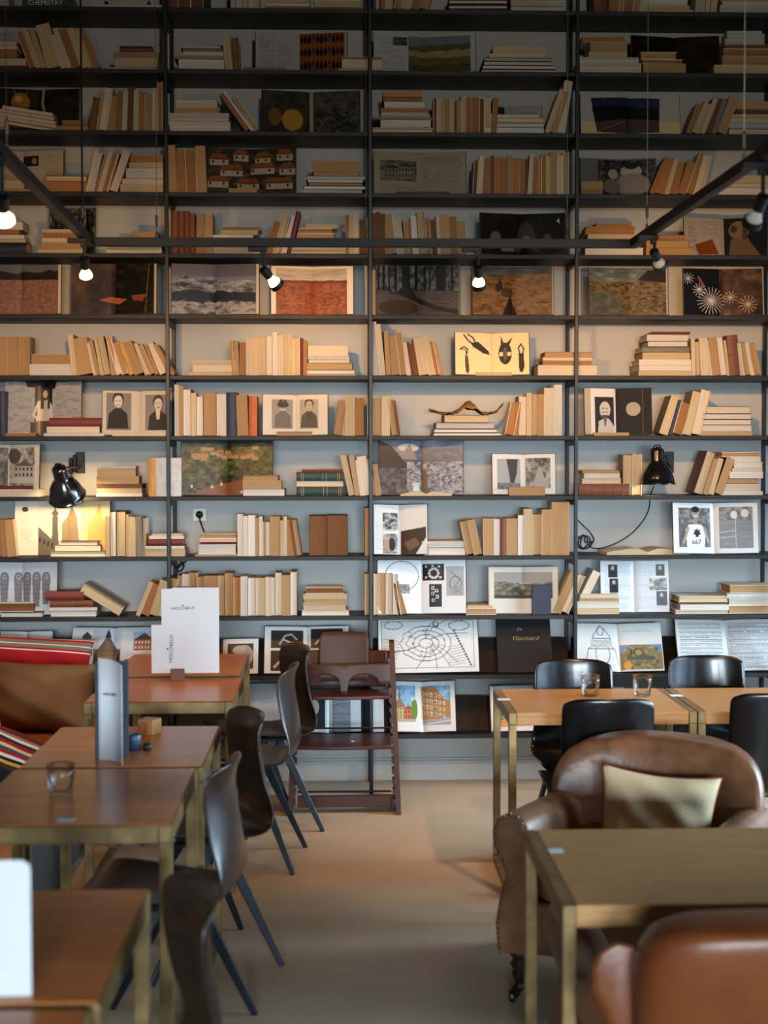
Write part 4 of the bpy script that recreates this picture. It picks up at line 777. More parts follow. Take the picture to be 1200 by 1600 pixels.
# bottom shelf
kw['group'] = 'open books on the leaning display boards'
c = CV(60, 60, (190, 200, 206)); c.text(8, 8, 52, 56, (150, 160, 166), 3)
OB(12, 385, 445, 1076, c, 'open text book seen between chair backs on the bottom shelf', sp=.04, **kw)
c = CV(88, 66, (196, 202, 204)); c.rect(0, 10, 26, 60, (40, 42, 44)); c.ell(8, 26, 8, 12, (150, 154, 156)); c.photo(40, 4, 70, 66, [(110, 118, 128), (140, 148, 156)], 20, 4, 121); c.line([(40, 22), (70, 20)], (84, 90, 98), .8); c.line([(40, 36), (70, 38)], (90, 96, 104), .8); c.rect(39, 4, 40, 66, (80, 86, 92))
OB(12, 484, 564, 1088, c, 'open book with a round grey tower behind the high chair', **dict(kw, sp=.38, op=8))
c = CV(70, 70, (190, 196, 198)); c.rect(0, 0, 30, 70, (26, 28, 32)); c.rect(50, 0, 70, 70, (190, 196, 200))
OB(12, 566, 600, 1082, c, 'narrow dark book partly behind the high chair rail', sp=.04, **kw)
c = CV(100, 72, (204, 206, 202)); sky = [(70, 130, 176), (120, 170, 200), (206, 214, 216)]
c.photo(0, 6, 38, 54, sky, 10, 8, 122); house(c, 4, 22, 22, 54, (176, 160, 104), (110, 100, 80), 4, 4, .5, (70, 80, 90)); c.poly([(11, 24), (13, 6), (15, 24)], (96, 104, 84)); house(c, 20, 34, 34, 54, (170, 96, 66), (120, 66, 50), 3, 2); c.ell(36, 40, 5, 14, (76, 120, 50)); c.rect(0, 54, 38, 58, (150, 150, 146))
c.photo(46, 6, 92, 60, sky, 16, 8, 123); c.poly([(46, 10), (66, 6), (84, 26), (92, 30), (92, 52), (46, 56)], (158, 118, 78)); c.rect(46, 54, 92, 62, (150, 150, 152))
for k in range(6):
    for j in range(4): c.rect(49 + k * 6.4, 15 + j * 9 + k * 1.1, 52 + k * 6.4, 20 + j * 9 + k * 1, (206, 210, 204)); c.rect(49.6 + k * 6.4, 16 + j * 9 + k * 1.1, 51.4 + k * 6.4, 19.4 + j * 9 + k, (70, 74, 80))
for k in range(5): c.poly([(50 + k * 5, 15 - k * .2), (53 + k * 5, 8 + k), (56 + k * 5, 15)], (146, 96, 62))
c.line([(46, 62), (92, 56)], (206, 206, 204), .8)
OB(12, 612, 712, 1075, c, 'open book with colour photos of a town hall beneath blue sky', **dict(kw, op=6, T=.012))
c = CV(66, 64, (196, 204, 206)); c.photo(12, 6, 60, 50, [(30, 34, 34), (96, 104, 104), (206, 210, 210)], 7, 4, 124); c.poly([(12, 50), (30, 42), (58, 46), (60, 56), (14, 58)], (190, 140, 90)); c.rect(12, 6, 36, 26, (40, 46, 44))
OB(12, 768, 836, 1082, c, 'open book with foaming water photo behind the oak table frame', **dict(kw, sp=.06, cover='cover_R'))
for k, (xa, xb) in enumerate(((900, 980), (1060, 1150))):
    c = CV(xb - xa, 60, (190, 196, 200)); c.photo(6, 6, xb - xa - 6, 54, BWP, 8, 6, 130 + k)
    OB(12, xa, xb, 1085, c, ['open grey photo book behind the dark chair', 'open grey photo book nearer the right end'][k] + ' on the bottom shelf', **kw)
# open books lying flat
def flat_open(row, x0, x1, hgt, y, label, dep=.15, lift=.0):
    X0 = WX(x0, ROWPX[row], y); X1 = WX(x1, ROWPX[row], y); hw = (X1 - X0) / 2; z = ROWZ[row] + .0003 + lift; T = hgt * PXM
    t = thing('open_book', label, 'open book', ((X0 + X1) / 2, y, z), (0, 0, R(2)), 'open books lying flat')
    for sgn in (-1, 1):
        n = 10; top = [(sgn * hw * i / n, .003 + T * (.25 + .75 * math.sin(min(1, i / n * 2.6) * math.pi / 2)) * (1 - .72 * (i / n) ** 1.5)) for i in range(n + 1)]
        q = MB(); pl = top + [(sgn * hw, .0015), (0, .0015)]
        q.prism(pl, 0, dep); q.build('page_block', 'pages_c', t)
        q = MB(); q.prism([(x, z_ + .0003) for x, z_ in top] + [(x, z_ + .0008) for x, z_ in reversed(top)], .001, dep - .001); q.build('page', 'pages_i', t)
    MB().box(-hw - .003, hw + .003, -.003, dep + .003, 0, .0014).build('cover', 'cover_p1', t)
flat_open(8, 626, 706, 7, .012, 'small book lying open and face up before the mountain book', .11)
flat_open(9, 948, 1076, 10, .03, 'large book lying open on the shelf below the right wall lamp', .2)
# thick book thrown over at a slant, and the leaf on the books
t = thing('book', 'thick cream book with grey cover propped aslant against a small stack', 'book', (W(186, 962, .03).x, .03, ROWZ[10] + .001), (0, R(-58), 0))
MB().box(0, .003, 0, .15, 0, .235).box(.049, .052, 0, .15, 0, .235).box(0, .052, .147, .15, 0, .235).build('cover', 'cover_T', t, bevel=.001)
MB().box(.0031, .0489, .004, .1468, .003, .232).build('page_block', 'pages_c', t)
t = thing('dried_leaf', 'curled dry brown leaf with raised tips lying on a small book stack', 'leaf', (W(728, 640, .07).x, .07, ROWZ[7] + .107), (0, 0, R(4)))
vs = []; fs = []; n = 20; mm_ = 8
for i in range(n + 1):
    u = i / n * 2 - 1; wd = .075 * (1 - abs(u) ** 1.6) * (1 + .3 * math.sin(i * 1.7)) + .004
    for j in range(mm_ + 1):
        v = j / mm_ * 2 - 1
        vs.append((u * .19, v * wd, .006 + .062 * math.exp(-((u - .05) / .25) ** 2) * (1 - .5 * v * v) + .05 * max(0, abs(u) - .55) ** 1.2 + .008 * math.sin(u * 17 + v * 3) + (.03 * (u > .8)) * (u - .8) * 5))
for i in range(n):
    for j in range(mm_): a = i * (mm_ + 1) + j; fs.append((a, a + mm_ + 1, a + mm_ + 2, a + 1))
q = MB(); q.add(vs, fs); o = q.build('blade', 'leaf_dry', t, smooth=True); sd = o.modifiers.new('thick', 'SOLIDIFY'); sd.thickness = .0015

xa = WX(35, 15, .02); xb = WX(116, 15, .02)
t = thing('book', 'dark teal book on the top shelf, white capital letters on its spine', 'book', (xa, .02, ROWZ[0] + .0455), (0, R(90), 0))
MB().box(0, .0025, .004, .17, 0, xb - xa).box(.0425, .045, .004, .17, 0, xb - xa).box(0, .045, 0, .005, 0, xb - xa).build('cover', 'cover_G', t, bevel=.001)
MB().box(.003, .042, .0055, .167, .003, xb - xa - .003).build('page_block', 'pages_i', t)
lettering('lettering', 'CHEMISTRY', .033, 'card_white', Matrix.Translation((.034, -.0004, (xb - xa) * .44)) @ Matrix.Rotation(R(-90), 4, 'Y') @ STAND, t)

xa = WX(832, 962, .02); xb = WX(861, 962, .02)
t = thing('book', 'small navy book standing upright with its cover facing out before the landscape', 'book', (xa, .02, ROWZ[10] + .0003), (0, 0, 0))
MB().box(0, xb - xa, 0, .0022, 0, .150).box(0, xb - xa, .0168, .019, 0, .150).box(0, .0022, .0022, .0168, 0, .150).build('cover', 'cover_N', t, bevel=.0008)
MB().box(.0023, xb - xa - .003, .0023, .0167, .003, .147).build('page_block', 'pages_c', t)

# ------------------------------------------------------------------ tables
def table(label, x0, x1, y0, y1, z, style='rail', group=None):
    t = thing('cafe_table', label, 'table', ((x0 + x1) / 2, (y0 + y1) / 2, 0), (0, 0, 0), group)
    w, d = (x1 - x0) / 2, (y1 - y0) / 2; s = .034 if style == 'rail' else .03
    for sg in (-1, 1):
        a = w * sg - s * (sg > 0); MB().box(a, a + s, -d, d, z - .046, z - .0005).build('top_rail', 'brass_steel', t, bevel=.0025)
        MB().box(a, a + s, -d, d, 0, .024).build('floor_rail', 'brass_steel', t, bevel=.0025)
        for sy in (-1, 1):
            b0 = d * sy - s * (sy > 0); MB().box(a + .0004, a + s - .0004, b0 + .0004, b0 + s - .0004, .024, z - .046).build('leg', 'brass_steel', t, bevel=.002)
    if style == 'rail':
        for sy in (-1, 1):
            b0 = d * sy - s * (sy > 0); MB().box(-w + s, w - s, b0, b0 + s, z - .046, z - .0005).build('rail', 'brass_steel', t, bevel=.002)
        MB().box(-w + .006, w - .006, -d + .006, d - .006, z - .0004, z + .0025).build('tabletop', 'wood_cherry', t, bevel=.001)
    else:
        MB().box(-w + s + .0006, w - s - .0006, -d + .004, d - .002, z - .050, z).build('tabletop', 'wood_oak', t, bevel=.003)
    return t
GL = 'brass-framed cherry tables along the bench'; ZL = .75
table('brass-framed cherry table nearest the bookcase', -.985, -.425, -.945, -.285, ZL, group=GL)
table('brass-framed cherry table under the white standing menu cards', -.985, -.405, -1.635, -1.03, ZL, group=GL)
table('brass-framed cherry table with the tall white leaflet and wooden number block', -.975, -.412, -2.805, -2.14, ZL, group=GL)
table('brass-framed cherry table with a single water glass and white tag', -.985, -.428, -3.50, -2.822, ZL, group=GL)
table('brass-framed cherry table with white card at the lower left edge', -.98, -.412, -4.70, -4.04, ZL, group=GL)
table('cherry table whose corner alone shows at the bottom left', -.98, -.425, -5.38, -4.72, ZL, group=GL)
ZR = .72
A = G(766, 1077, ZR); B_ = G(800, 1114, ZR); rx0 = (A.x + B_.x) / 2
r1 = table('oak slab table with two water glasses on it', rx0, rx0 + .725, B_.y, A.y, ZR, 'slab', 'oak slab tables with metal side frames')
table('oak slab table joined to the right of the two-glass table', rx0 + .729, rx0 + 1.454, B_.y, A.y, ZR, 'slab', 'oak slab tables with metal side frames')
C_ = G(822, 1296, ZR); D_ = G(876, 1416, ZR); r2x = (C_.x + D_.x) / 2
table('oak slab table in front of the brown leather armchair', r2x, r2x + .80, D_.y, C_.y, ZR, 'slab', 'oak slab tables with metal side frames')
for (x, y, z, s, lb) in ((787, 1093, ZR, .05, 'small white paper tag on the two-glass oak table'), (1057, 1087, ZR, .05, 'small white paper tag on the oak table by the right wall side'), (868, 1329, ZR, .036, 'small white paper tag on the nearest oak table'), (103, 1282, ZL + .0025, .045, 'small white paper tag on cherry table near the glass')):
    p = G(x, y, z); q = MB(); q.box(-s / 2, s / 2, -s * .45, s * .45, 0, .0008)
    tag(q.build('paper_tag', 'card_white', None, (p.x, p.y, z + .0004)), lb, 'tag', 'white paper tags on the tables')

# ------------------------------------------------------------------ moulded plywood chairs
def chair(label, x, y, face, shell='shell_dark', group='moulded plywood chairs'):
    t = thing('plywood_chair', label, 'chair', (x, y, 0), (0, 0, R(face)), group)
    prof = [(.452, .438), (.440, .456), (.415, .463), (.36, .462), (.28, .452), (.20, .444), (.13, .436), (.075, .432), (.035, .440), (.008, .462), (-.006, .50), (-.010, .55), (-.006, .61), (.004, .67), (.012, .72), (.014, .765), (.006, .805), (-.010, .832)]
    if shell == 'shell_black': prof = [(f, z) if f > .03 or z < .56 else (-.010 - (z - .55) * .12, z) for f, z in prof]
    vs = []; fs = []; nt = 14; m = len(prof)
    for i, (f, z) in enumerate(prof):
        s = i / (m - 1)
        hw = .205 - .012 * min(1, s / .4) if s < .45 else .193 - .018 * math.sin((s - .45) / .55 * math.pi) - .012 * (s - .45) / .55
        if i >= m - 4: hw -= (.0, .003, .008, .026)[i - m + 4]
        if i < 2: hw -= (.03, .010)[i]
        for j in range(nt + 1):
            u = j / nt * 2 - 1; e = abs(u) ** 2.2
            bk = max(0, min(1, (z - .47) / .14)) if f < .1 else 0
            vs.append((f + e * .045 * bk, u * hw, z + e * .012 * (1 - bk) - (.02 * abs(u) ** 6 if i == m - 1 else 0)))
    for i in range(m - 1):
        for j in range(nt): a = i * (nt + 1) + j; fs.append((a, a + 1, a + nt + 2, a + nt + 1))
    q = MB(); q.add(vs, fs); o = q.build('shell', shell, t, smooth=True)
    sd = o.modifiers.new('thick', 'SOLIDIFY'); sd.thickness = .010; sd.offset = 0
    sb = o.modifiers.new('sub', 'SUBSURF'); sb.levels = 1; sb.render_levels = 1
    for sy in (-1, 1):
        MB().bar((.20, sy * .120, .425), (.435, sy * .205, .0), .040, .016, .018, .014, up=(0, 1, 0)).build('leg', 'leg_steel', t, bevel=.002)
        MB().bar((.17, sy * .120, .425), (-.012, sy * .205, .0), .040, .016, .018, .014, up=(0, 1, 0)).build('leg', 'leg_steel', t, bevel=.002)
        MB().box(.08, .34, sy * .120 - .012, sy * .120 + .012, .418, .432).build('seat_bracket', 'leg_steel', t, bevel=.002)
    MB().box(.17, .20, -.120, .120, .395, .41).build('cross_bar', 'leg_steel', t, bevel=.002)
    return t
GC = 'dark plywood chairs facing the bench tables'
chair('dark brown plywood chair touching the high chair', -.160, -.55, 203, group=GC)
chair('dark brown plywood chair at the menu card table, second from the bookcase', -.175, -1.20, 174, group=GC)
chair('dark brown plywood chair seen edge-on, third from the bookcase', -.280, -2.26, 203, group=GC)
chair('dark brown plywood chair with pale sheen beside the water glass table', -.295, -3.06, 172, group=GC)
chair('dark brown plywood chair nearest the camera', -.265, -4.27, 200, group=GC)
GB = 'black plywood chairs around the oak tables'
for (px, py, face, lb) in ((896, 1031, 270, 'glossy black plywood chair behind the two-glass oak table'), (1103, 1025, 270, 'glossy black plywood chair behind the joined oak table, bookcase side'), (951, 1089, 90, 'black plywood chair with its back turned, nearer side of two-glass table'), (1212, 1080, 90, 'black plywood chair cut by the right edge, back turned')):
    p = G(px, py, .832); chair(lb, p.x, p.y, face, 'shell_black', GB)

# ------------------------------------------------------------------ armchairs
def armchair(label, x, y, rot, lm, W_=.36, top=.76, nails=True, name='leather_armchair', boxy=False, az=1.0):
    t = thing(name, label, 'armchair', (x, y, 0), (0, 0, R(rot)), None)
    q = MB(); q.box(-W_ + .10, W_ - .10, -.385, .34, .165, .33); q.build('seat_base', lm, t, bevel=.02, seg=3)
    q = MB(); q.box(-W_ + .118, W_ - .118, -.40, .24, .332, .455); o = q.build('seat_cushion', lm, t, bevel=.045, seg=4); o.data.polygons.foreach_set('use_smooth', [True] * len(o.data.polygons))
    n, mm = 36, 20; vs = []; fs = []
    for i in range(mm + 1):       # closed back: rings around the thickness
        pass
    def se(c, p): return math.copysign(abs(c) ** p, c)
    for i in range(mm + 1):
        ph = -math.pi / 2 + math.pi * i / mm
        for j in range(n):
            th = 2 * math.pi * j / n
            e1 = .22 if boxy else .27; u = se(math.cos(ph), e1) * se(math.cos(th), .45 if boxy else .6); k = se(math.cos(ph), e1) * se(math.sin(th), .6); v = se(math.sin(ph), .5 if boxy else .62)
            zt = top - (.01 if boxy else .05) * abs(u) ** 3; z = .30 + (zt - .30) * (v + 1) / 2
            xx = u * ((W_ - .065 if boxy else W_ - .005) + .012 * v); yy = .285 + .10 * (v + 1) / 2 * .8 - (.03 if boxy else .15) * abs(u) ** 2.4 + k * (.085 + .02 * v)
            vs.append((xx, yy, z))
    for i in range(mm):
        for j in range(n): a = i * n + j; b2 = i * n + (j + 1) % n; fs.append((a, b2, b2 + n, a + n))
    q = MB(); q.add(vs, fs); q.build('backrest', lm, t, smooth=True)
    out = [(0, .165), (-.008, .26), (.006, .34), (.024, .41), (.008, .46), (-.014, .50), (-.018, .545), (-.004, .585), (.034, .605), (.076, .595), (.104, .56), (.112, .50), (.112, .165)]
    for sg in (-1, 1):
        pl = [(sg * (-W_ + a) if sg > 0 else (W_ - a), z) for a, z in out] if sg > 0 else [(W_ - a, z) for a, z in reversed(out)]
        q = MB(); nn = len(pl); st = [-.405, -.1, .12, .20, .28]
        q.add([(a, b, (c if c < .3 else .3 + (c - .3) * az) + (c > .4) * (.12 * max(0, (b - .12) / .16) if boxy else -.085 * (b + .4))) for b in st for a, c in pl],
              [tuple(range(nn)), tuple(range(5 * nn - 1, 4 * nn - 1, -1))] + [(r_ * nn + i, r_ * nn + i + nn, r_ * nn + (i + 1) % nn + nn, r_ * nn + (i + 1) % nn) for r_ in range(4) for i in range(nn)])
        o = q.build('armrest', lm, t, bevel=.016, seg=3); o.data.polygons.foreach_set('use_smooth', [True] * len(o.data.polygons))
        if nails:
            nb = MB(); P = [(a * 1.0, z) for a, z in out]; 
            path = [((sg * (-W_) + sg * 0 if sg > 0 else W_) + (1 if sg > 0 else -1) * (a + (.010 if a < .06 else -.010)), z) for a, z in out]
            for (xa, za), (xb, zb) in zip(path, path[1:]):
                L = math.hypot(xb - xa, zb - za); k = max(1, int(L / .0155))
                for c in range(k):
                    f = c / k; nb.lathe([(.0052, 0), (.004, .003), (.0008, .0045)], 8, mx=Matrix.Translation((xa + (xb - xa) * f, -.4055, za + (zb - za) * f)) @ Matrix.Rotation(R(90), 4, 'X'))
            nb.build('nail_trim', 'nail_brass', o)
    for sx in (-1, 1):
        for sy, nm in ((-1, 'front'), (1, 'rear')):
            q = MB(); q.lathe([(.027, .168), (.030, .150), (.020, .138), (.031, .122), (.020, .106), (.026, .092), (.016, .070), (.013, .052), (.017, .046)], 16)
            lg = q.build('leg', 'leg_turned', t, (sx * (W_ - .055), -.345 if sy < 0 else .27, 0), smooth=True)
            q = MB(); q.lathe([(.004, -.009), (.020, -.008), (.022, 0), (.020, .008), (.004, .009)], 16, mx=Matrix.Translation((sx * .018, -.012, .022)) @ Matrix.Rotation(R(90), 4, 'Y')); q.bar((0, 0, .052), (sx * .018, -.012, .022), .012, .03)
            q.build('caster', 'leg_turned', lg, smooth=False)
    return t
armchair('worn brown leather armchair with nailhead arms behind the nearest oak table', .985, -2.60, -25, 'leather_brown', top=.735)
armchair('tan leather armchair with its back to us, pushed under the nearest oak table', .955, -4.03, 180, 'leather_tan', W_=.425, top=.785, nails=False, boxy=True, az=.98)

def pillow(name, label, mat_, w, h, t, mx, group=None, cat='cushion', stripes=None, piping=None, seed=1, pinch=.12, crease=.02):
    n = 28; rs = random.Random(seed); vs = []; fs = []; ph = [rs.random() * 6 for _ in range(6)]
    for side in (1, -1):
        for i in range(n + 1):
            for j in range(n + 1):
                u = j / n * 2 - 1; v = i / n * 2 - 1
                pu = 1 - pinch * (1 - v * v) * abs(u) ** 2 * 0 - pinch * .6 * (1 - abs(v) ** 2) * abs(u); pv = 1 - pinch * .6 * (1 - abs(u) ** 2) * abs(v)
                b = max(0, (1 - u ** 4) * (1 - v ** 4)) ** .55
                wr = 1 + crease * 8 * (math.sin(u * 7 + ph[0] + v * 3) * math.sin(v * 5 + ph[1]) * .5 + math.sin((u + v) * 9 + ph[2]) * .25) * (1 - b * .4)
                vs.append((u * w / 2 * pu, side * t / 2 * b * wr, v * h / 2 * pv))
    N_ = (n + 1) ** 2
    for s_ in (0, 1):
        for i in range(n):
            for j in range(n):
                a = s_ * N_ + i * (n + 1) + j; f = (a, a + 1, a + n + 2, a + n + 1); fs.append(f if s_ else tuple(reversed(f)))
    q = MB(); q.add(vs, fs); o = q.build(name, mat_, None, smooth=True); o.matrix_world = mx
    bmw = o.modifiers.new('weld', 'WELD'); bmw.merge_threshold = .0004
    tag(o, label, cat, group)
    if piping:
        pts = []
        for k in range(4):
            for i in range(12):
                u = -1 + 2 * i / 12; a, b = [(u, -1), (1, u), (-u, 1), (-1, -u)][k]
                pu = 1 - pinch * .6 * (1 - b * b) * abs(a); pv = 1 - pinch * .6 * (1 - a * a) * abs(b); pts.append((a * w / 2 * pu, 0, b * h / 2 * pv))
        pts.append(pts[0]); MB().tube(pts, .0026, 6).build('piping', piping, o, smooth=True)
    return o
def stripe_mat(name, cols, scale, axis='Z', rough=.9):
    m = bpy.data.materials.new(name); m.use_nodes = True; nt = m.node_tree; N = nt.nodes; b = N['Principled BSDF']; b.inputs['Roughness'].default_value = rough; b.inputs['Specular IOR Level'].default_value = .1
    tc = N.new('ShaderNodeTexCoord'); sp = N.new('ShaderNodeSeparateXYZ'); nt.links.new(tc.outputs['Object'], sp.inputs[0])
    mu = N.new('ShaderNodeMath'); mu.operation = 'MULTIPLY_ADD'; mu.inputs[1].default_value = scale; mu.inputs[2].default_value = .5; nt.links.new(sp.outputs[axis], mu.inputs[0])
    fr = N.new('ShaderNodeMath'); fr.operation = 'FRACT' if len(cols) > 12 else 'ADD'; fr.inputs[1].default_value = 0; nt.links.new(mu.outputs[0], fr.inputs[0])
    rp = N.new('ShaderNodeValToRGB'); rp.color_ramp.interpolation = 'CONSTANT'; nt.links.new(fr.outputs[0], rp.inputs[0])
    el = rp.color_ramp.elements
    for i, (p, c) in enumerate(cols):
        e = el[i] if i < 2 else el.new(p); e.position = p; e.color = (*lin(c), 1)
    nt.links.new(rp.outputs[0], b.inputs['Base Color']); M[name] = m
red = (150, 30, 34); cr = (206, 196, 180); gy = (112, 100, 92)
stripe_mat('cloth_red_stripe', [(0, red), (.76, cr), (.775, red), (.80, gy), (.84, cr), (.855, gy), (.90, red), (.93, cr), (.94, gy), (.97, red)], 2.6)
stripe_mat('cloth_kilim', [(0, (30, 26, 26)), (.30, (60, 40, 30)), (.36, (190, 140, 60)), (.40, (30, 26, 26)), (.44, cr), (.48, red), (.52, (60, 70, 66)), (.56, (196, 170, 120)), (.60, red), (.65, (40, 36, 40)), (.69, cr), (.73, (176, 90, 50)), (.77, (50, 56, 60)), (.82, red), (.90, red)], 2.4, 'Z')
mxp = lambda x, y, z, rx=0, ry=0, rz=0: Matrix.Translation((x, y, z)) @ Euler((R(rx), R(ry), R(rz))).to_matrix().to_4x4()
# cushion leaning in the brown armchair
pillow('throw_cushion', 'beige cushion with red piping leaning in the brown armchair', 'cloth_beige', .40, .36, .13, mxp(1.04, -2.55, .49, -14, 3, -22), piping='piping_red', seed=3, pinch=.2, crease=.03)

# ------------------------------------------------------------------ bench along the left wall
bn = thing('bench', 'long orange leather bench seat running along the left side wall', 'bench', (-1.5, -1.9, 0))
q = MB(); q.box(-.40, .40, -1.75, 1.82, 0, .32); q.build('base', 'dark_paint', bn, bevel=.01)
q = MB(); q.box(-.42, .44, -1.77, 1.84, .322, .45); q.build('seat_pad', 'leather_orange', bn, bevel=.035, seg=4)
pillow('throw_cushion', 'red cushion with cream and grey stripes along its top, against the bookcase', 'cloth_red_stripe', .60, .36, .15, mxp(-1.50, -.20, .655, -14, 4, 2), seed=5)
pillow('throw_cushion', 'large brown crumpled cushion lying on the orange bench', 'cloth_brown', .62, .33, .22, mxp(-1.41, -.62, .605, -20, 2, -4), seed=6, crease=.05)
pillow('throw_cushion', 'woven cushion in many dark and bright stripes near the water glass', 'cloth_kilim', .46, .40, .14, mxp(-1.28, -1.75, .535, -62, 24, 8), seed=8)
pillow('throw_cushion', 'pale beige cushion barely showing at the left edge', 'cloth_beige', .40, .40, .14, mxp(-1.56, -1.22, .635, -18, 4, 60), seed=9)

# ------------------------------------------------------------------ high chair
hc = thing('high_chair', 'dark red wooden high chair with brown baby seat in front of the bookcase', 'high chair', (.03, -.42, 0))
xl, xr = -.235, .235; bt = .13    # the sides lean back towards the top
def slant(z): return bt + .0 + z * .34 - .13
for sx in (-1, 1):
    X = sx * .235; q = MB(); n = 14; fr = []; bkk = []
    # side rail, seen from the side: y,z outline with adjusting notches on its inner rear edge
    z0, z1 = .0, .80; fpts = [(slant(z0) - .032, z0), (slant(z1) - .032, z1 - .012), (slant(z1) - .015, z1), (slant(z1) + .022, z1 - .004)]
    k = 15; bpts = []
    for i in range(k):
        z = .72 - i * .046; y = slant(z) + .030; bpts += [(y, z), (y - .013, z - .010), (y - .013, z - .024), (y - .0, z - .034)]
    poly = fpts + bpts + [(slant(0) + .03, 0)]
    spl = lambda z: sx * .022 * (1 - z / .80); vs = [(X - .012 + spl(z), y, z) for y, z in poly] + [(X + .012 + spl(z), y, z) for y, z in poly]; nn = len(poly)
    q.add(vs, [tuple(range(nn)), tuple(range(2 * nn - 1, nn - 1, -1))] + [(i, i + nn, (i + 1) % nn + nn, (i + 1) % nn) for i in range(nn)])
    for i in range(15):
        z = .70 - i * .046; y = slant(z); xi = X - sx * .012 + spl(z)
        q.add([(xi, y - .028, z - .017), (xi, y + .022, z - .017), (xi - sx * .011, y + .022, z - .010), (xi - sx * .011, y - .028, z - .010), (xi, y - .028, z + .017), (xi, y + .022, z + .017), (xi - sx * .011, y + .022, z + .012), (xi - sx * .011, y - .028, z + .012)], [(0, 1, 2, 3), (7, 6, 5, 4), (0, 4, 5, 1), (1, 5, 6, 2), (2, 6, 7, 3), (3, 7, 4, 0)])
    q.build('side_rail', 'mahogany', hc)
    X += sx * .022; q = MB(); pr = [(slant(0) - .03, 0), (slant(0) + .38, 0), (slant(0) + .39, .03), (slant(0) + .37, .055), (slant(0) + .02, .075)]; nn = len(pr)
    q.add([(X - .0115 * 1, y, z) for y, z in pr] + [(X + .0115, y, z) for y, z in pr], [tuple(range(nn)), tuple(range(2 * nn - 1, nn - 1, -1))] + [(i, i + nn, (i + 1) % nn + nn, (i + 1) % nn) for i in range(nn)])
    q.build('floor_runner', 'mahogany', hc, bevel=.004)
def plate(zz, y0, y1, nm, w=.222, curve=.02):
    q = MB(); n = 10; pl = [(-w, y1), (w, y1)] + [(w - 2 * w * i / n, y0 - curve * math.sin(math.pi * i / n)) for i in range(n + 1)]
    nn = len(pl); q.add([(x, y, zz - .018) for x, y in pl] + [(x, y, zz) for x, y in pl], [tuple(range(nn)), tuple(range(2 * nn - 1, nn - 1, -1))] + [(i, i + nn, (i + 1) % nn + nn, (i + 1) % nn) for i in range(nn)])
    q.build(nm, 'mahogany', hc, bevel=.004)
plate(.555, slant(.555) - .12, slant(.555) + .08, 'seat'); plate(.345, slant(.345) - .20, slant(.345) + .10, 'footrest')
def curved(nm, z0, z1, hw, y, dep, m, rnd=0, th=.012, hole=False):
    n = 24; q = MB(); vs = []; fs = []; rows = 8
    for i in range(rows + 1):
        for j in range(n + 1):
            u = j / n * 2 - 1; v = i / rows; ww = hw - (rnd * (max(0, v - .75) / .25) ** 3 if rnd else 0); z = z0 + (z1 - z0) * v
            vs.append((u * ww, y + dep * (1 - u * u) + (z - z0) * .25, z))
    for i in range(rows):
        for j in range(n):
            u = (j + .5) / n * 2 - 1; v = (i + .5) / rows
            if hole and (.22 < abs(u) < .74) and v < .62 - .5 * abs(abs(u) - .48) * 2: continue
            a = i * (n + 1) + j; fs.append((a, a + 1, a + n + 2, a + n + 1))
    q.add(vs, fs); o = q.build(nm, m, hc, smooth=True); sd = o.modifiers.new('t', 'SOLIDIFY'); sd.thickness = th; sd.offset = 0; return o
mat('plywood_brown', (66, 44, 34), .48, spec=.35, noise=.2, nscale=8, stretch=(2, 2, 12))
curved('backrest', .655, .745, .222, slant(.70) + .0, .05, 'mahogany'); curved('lower_backrest', .575, .65, .222, slant(.60), .05, 'mahogany')
curved('baby_backrest', .60, .835, .122, slant(.74) - .02, .014, 'plywood_brown', rnd=.016)
def waist():
    n = 64; rows = 6; q = MB(); vs = []; fs = []
    for j in range(n + 1):
        u = j / n * 2 - 1; a = abs(u)
        zb = .555 if a < .085 else (.602 + .05 * math.sqrt(max(0, 1 - ((a - .42) / .335) ** 2)) if a < .755 else .602)
        for i in range(rows + 1):
            z = zb + (.700 - zb) * i / rows; vs.append((u * .222, slant(.62) - .115 + .055 * u * u + (z - .62) * .1, z))
    for j in range(n):
        for i in range(rows): a_ = j * (rows + 1) + i; fs.append((a_, a_ + rows + 1, a_ + rows + 2, a_ + 1))
    q.add(vs, fs); o = q.build('waist_rail', 'plywood_brown', hc, smooth=True); sd = o.modifiers.new('t', 'SOLIDIFY'); sd.thickness = .009; sd.offset = 0
waist()
MB().box(-.223, .223, slant(.03) + .0, slant(.03) + .02, .03, .085).build('cross_bar', 'mahogany', hc, bevel=.003)
MB().tube([(-.225, slant(.10) + .01, .098), (.225, slant(.10) + .01, .098)], .005, 8).build('steel_rod', 'black_steel', hc)
MB().tube([(-.225, slant(.39) + .01, .385), (.225, slant(.39) + .01, .385)], .005, 8).build('steel_rod', 'black_steel', hc)
o = MB().box(-.008, .008, -.0005, .0, -.006, .006).build('paper_scrap', 'card_white', hc, (.04, slant(.345) - .1, .3455), (R(-80), 0, .2))

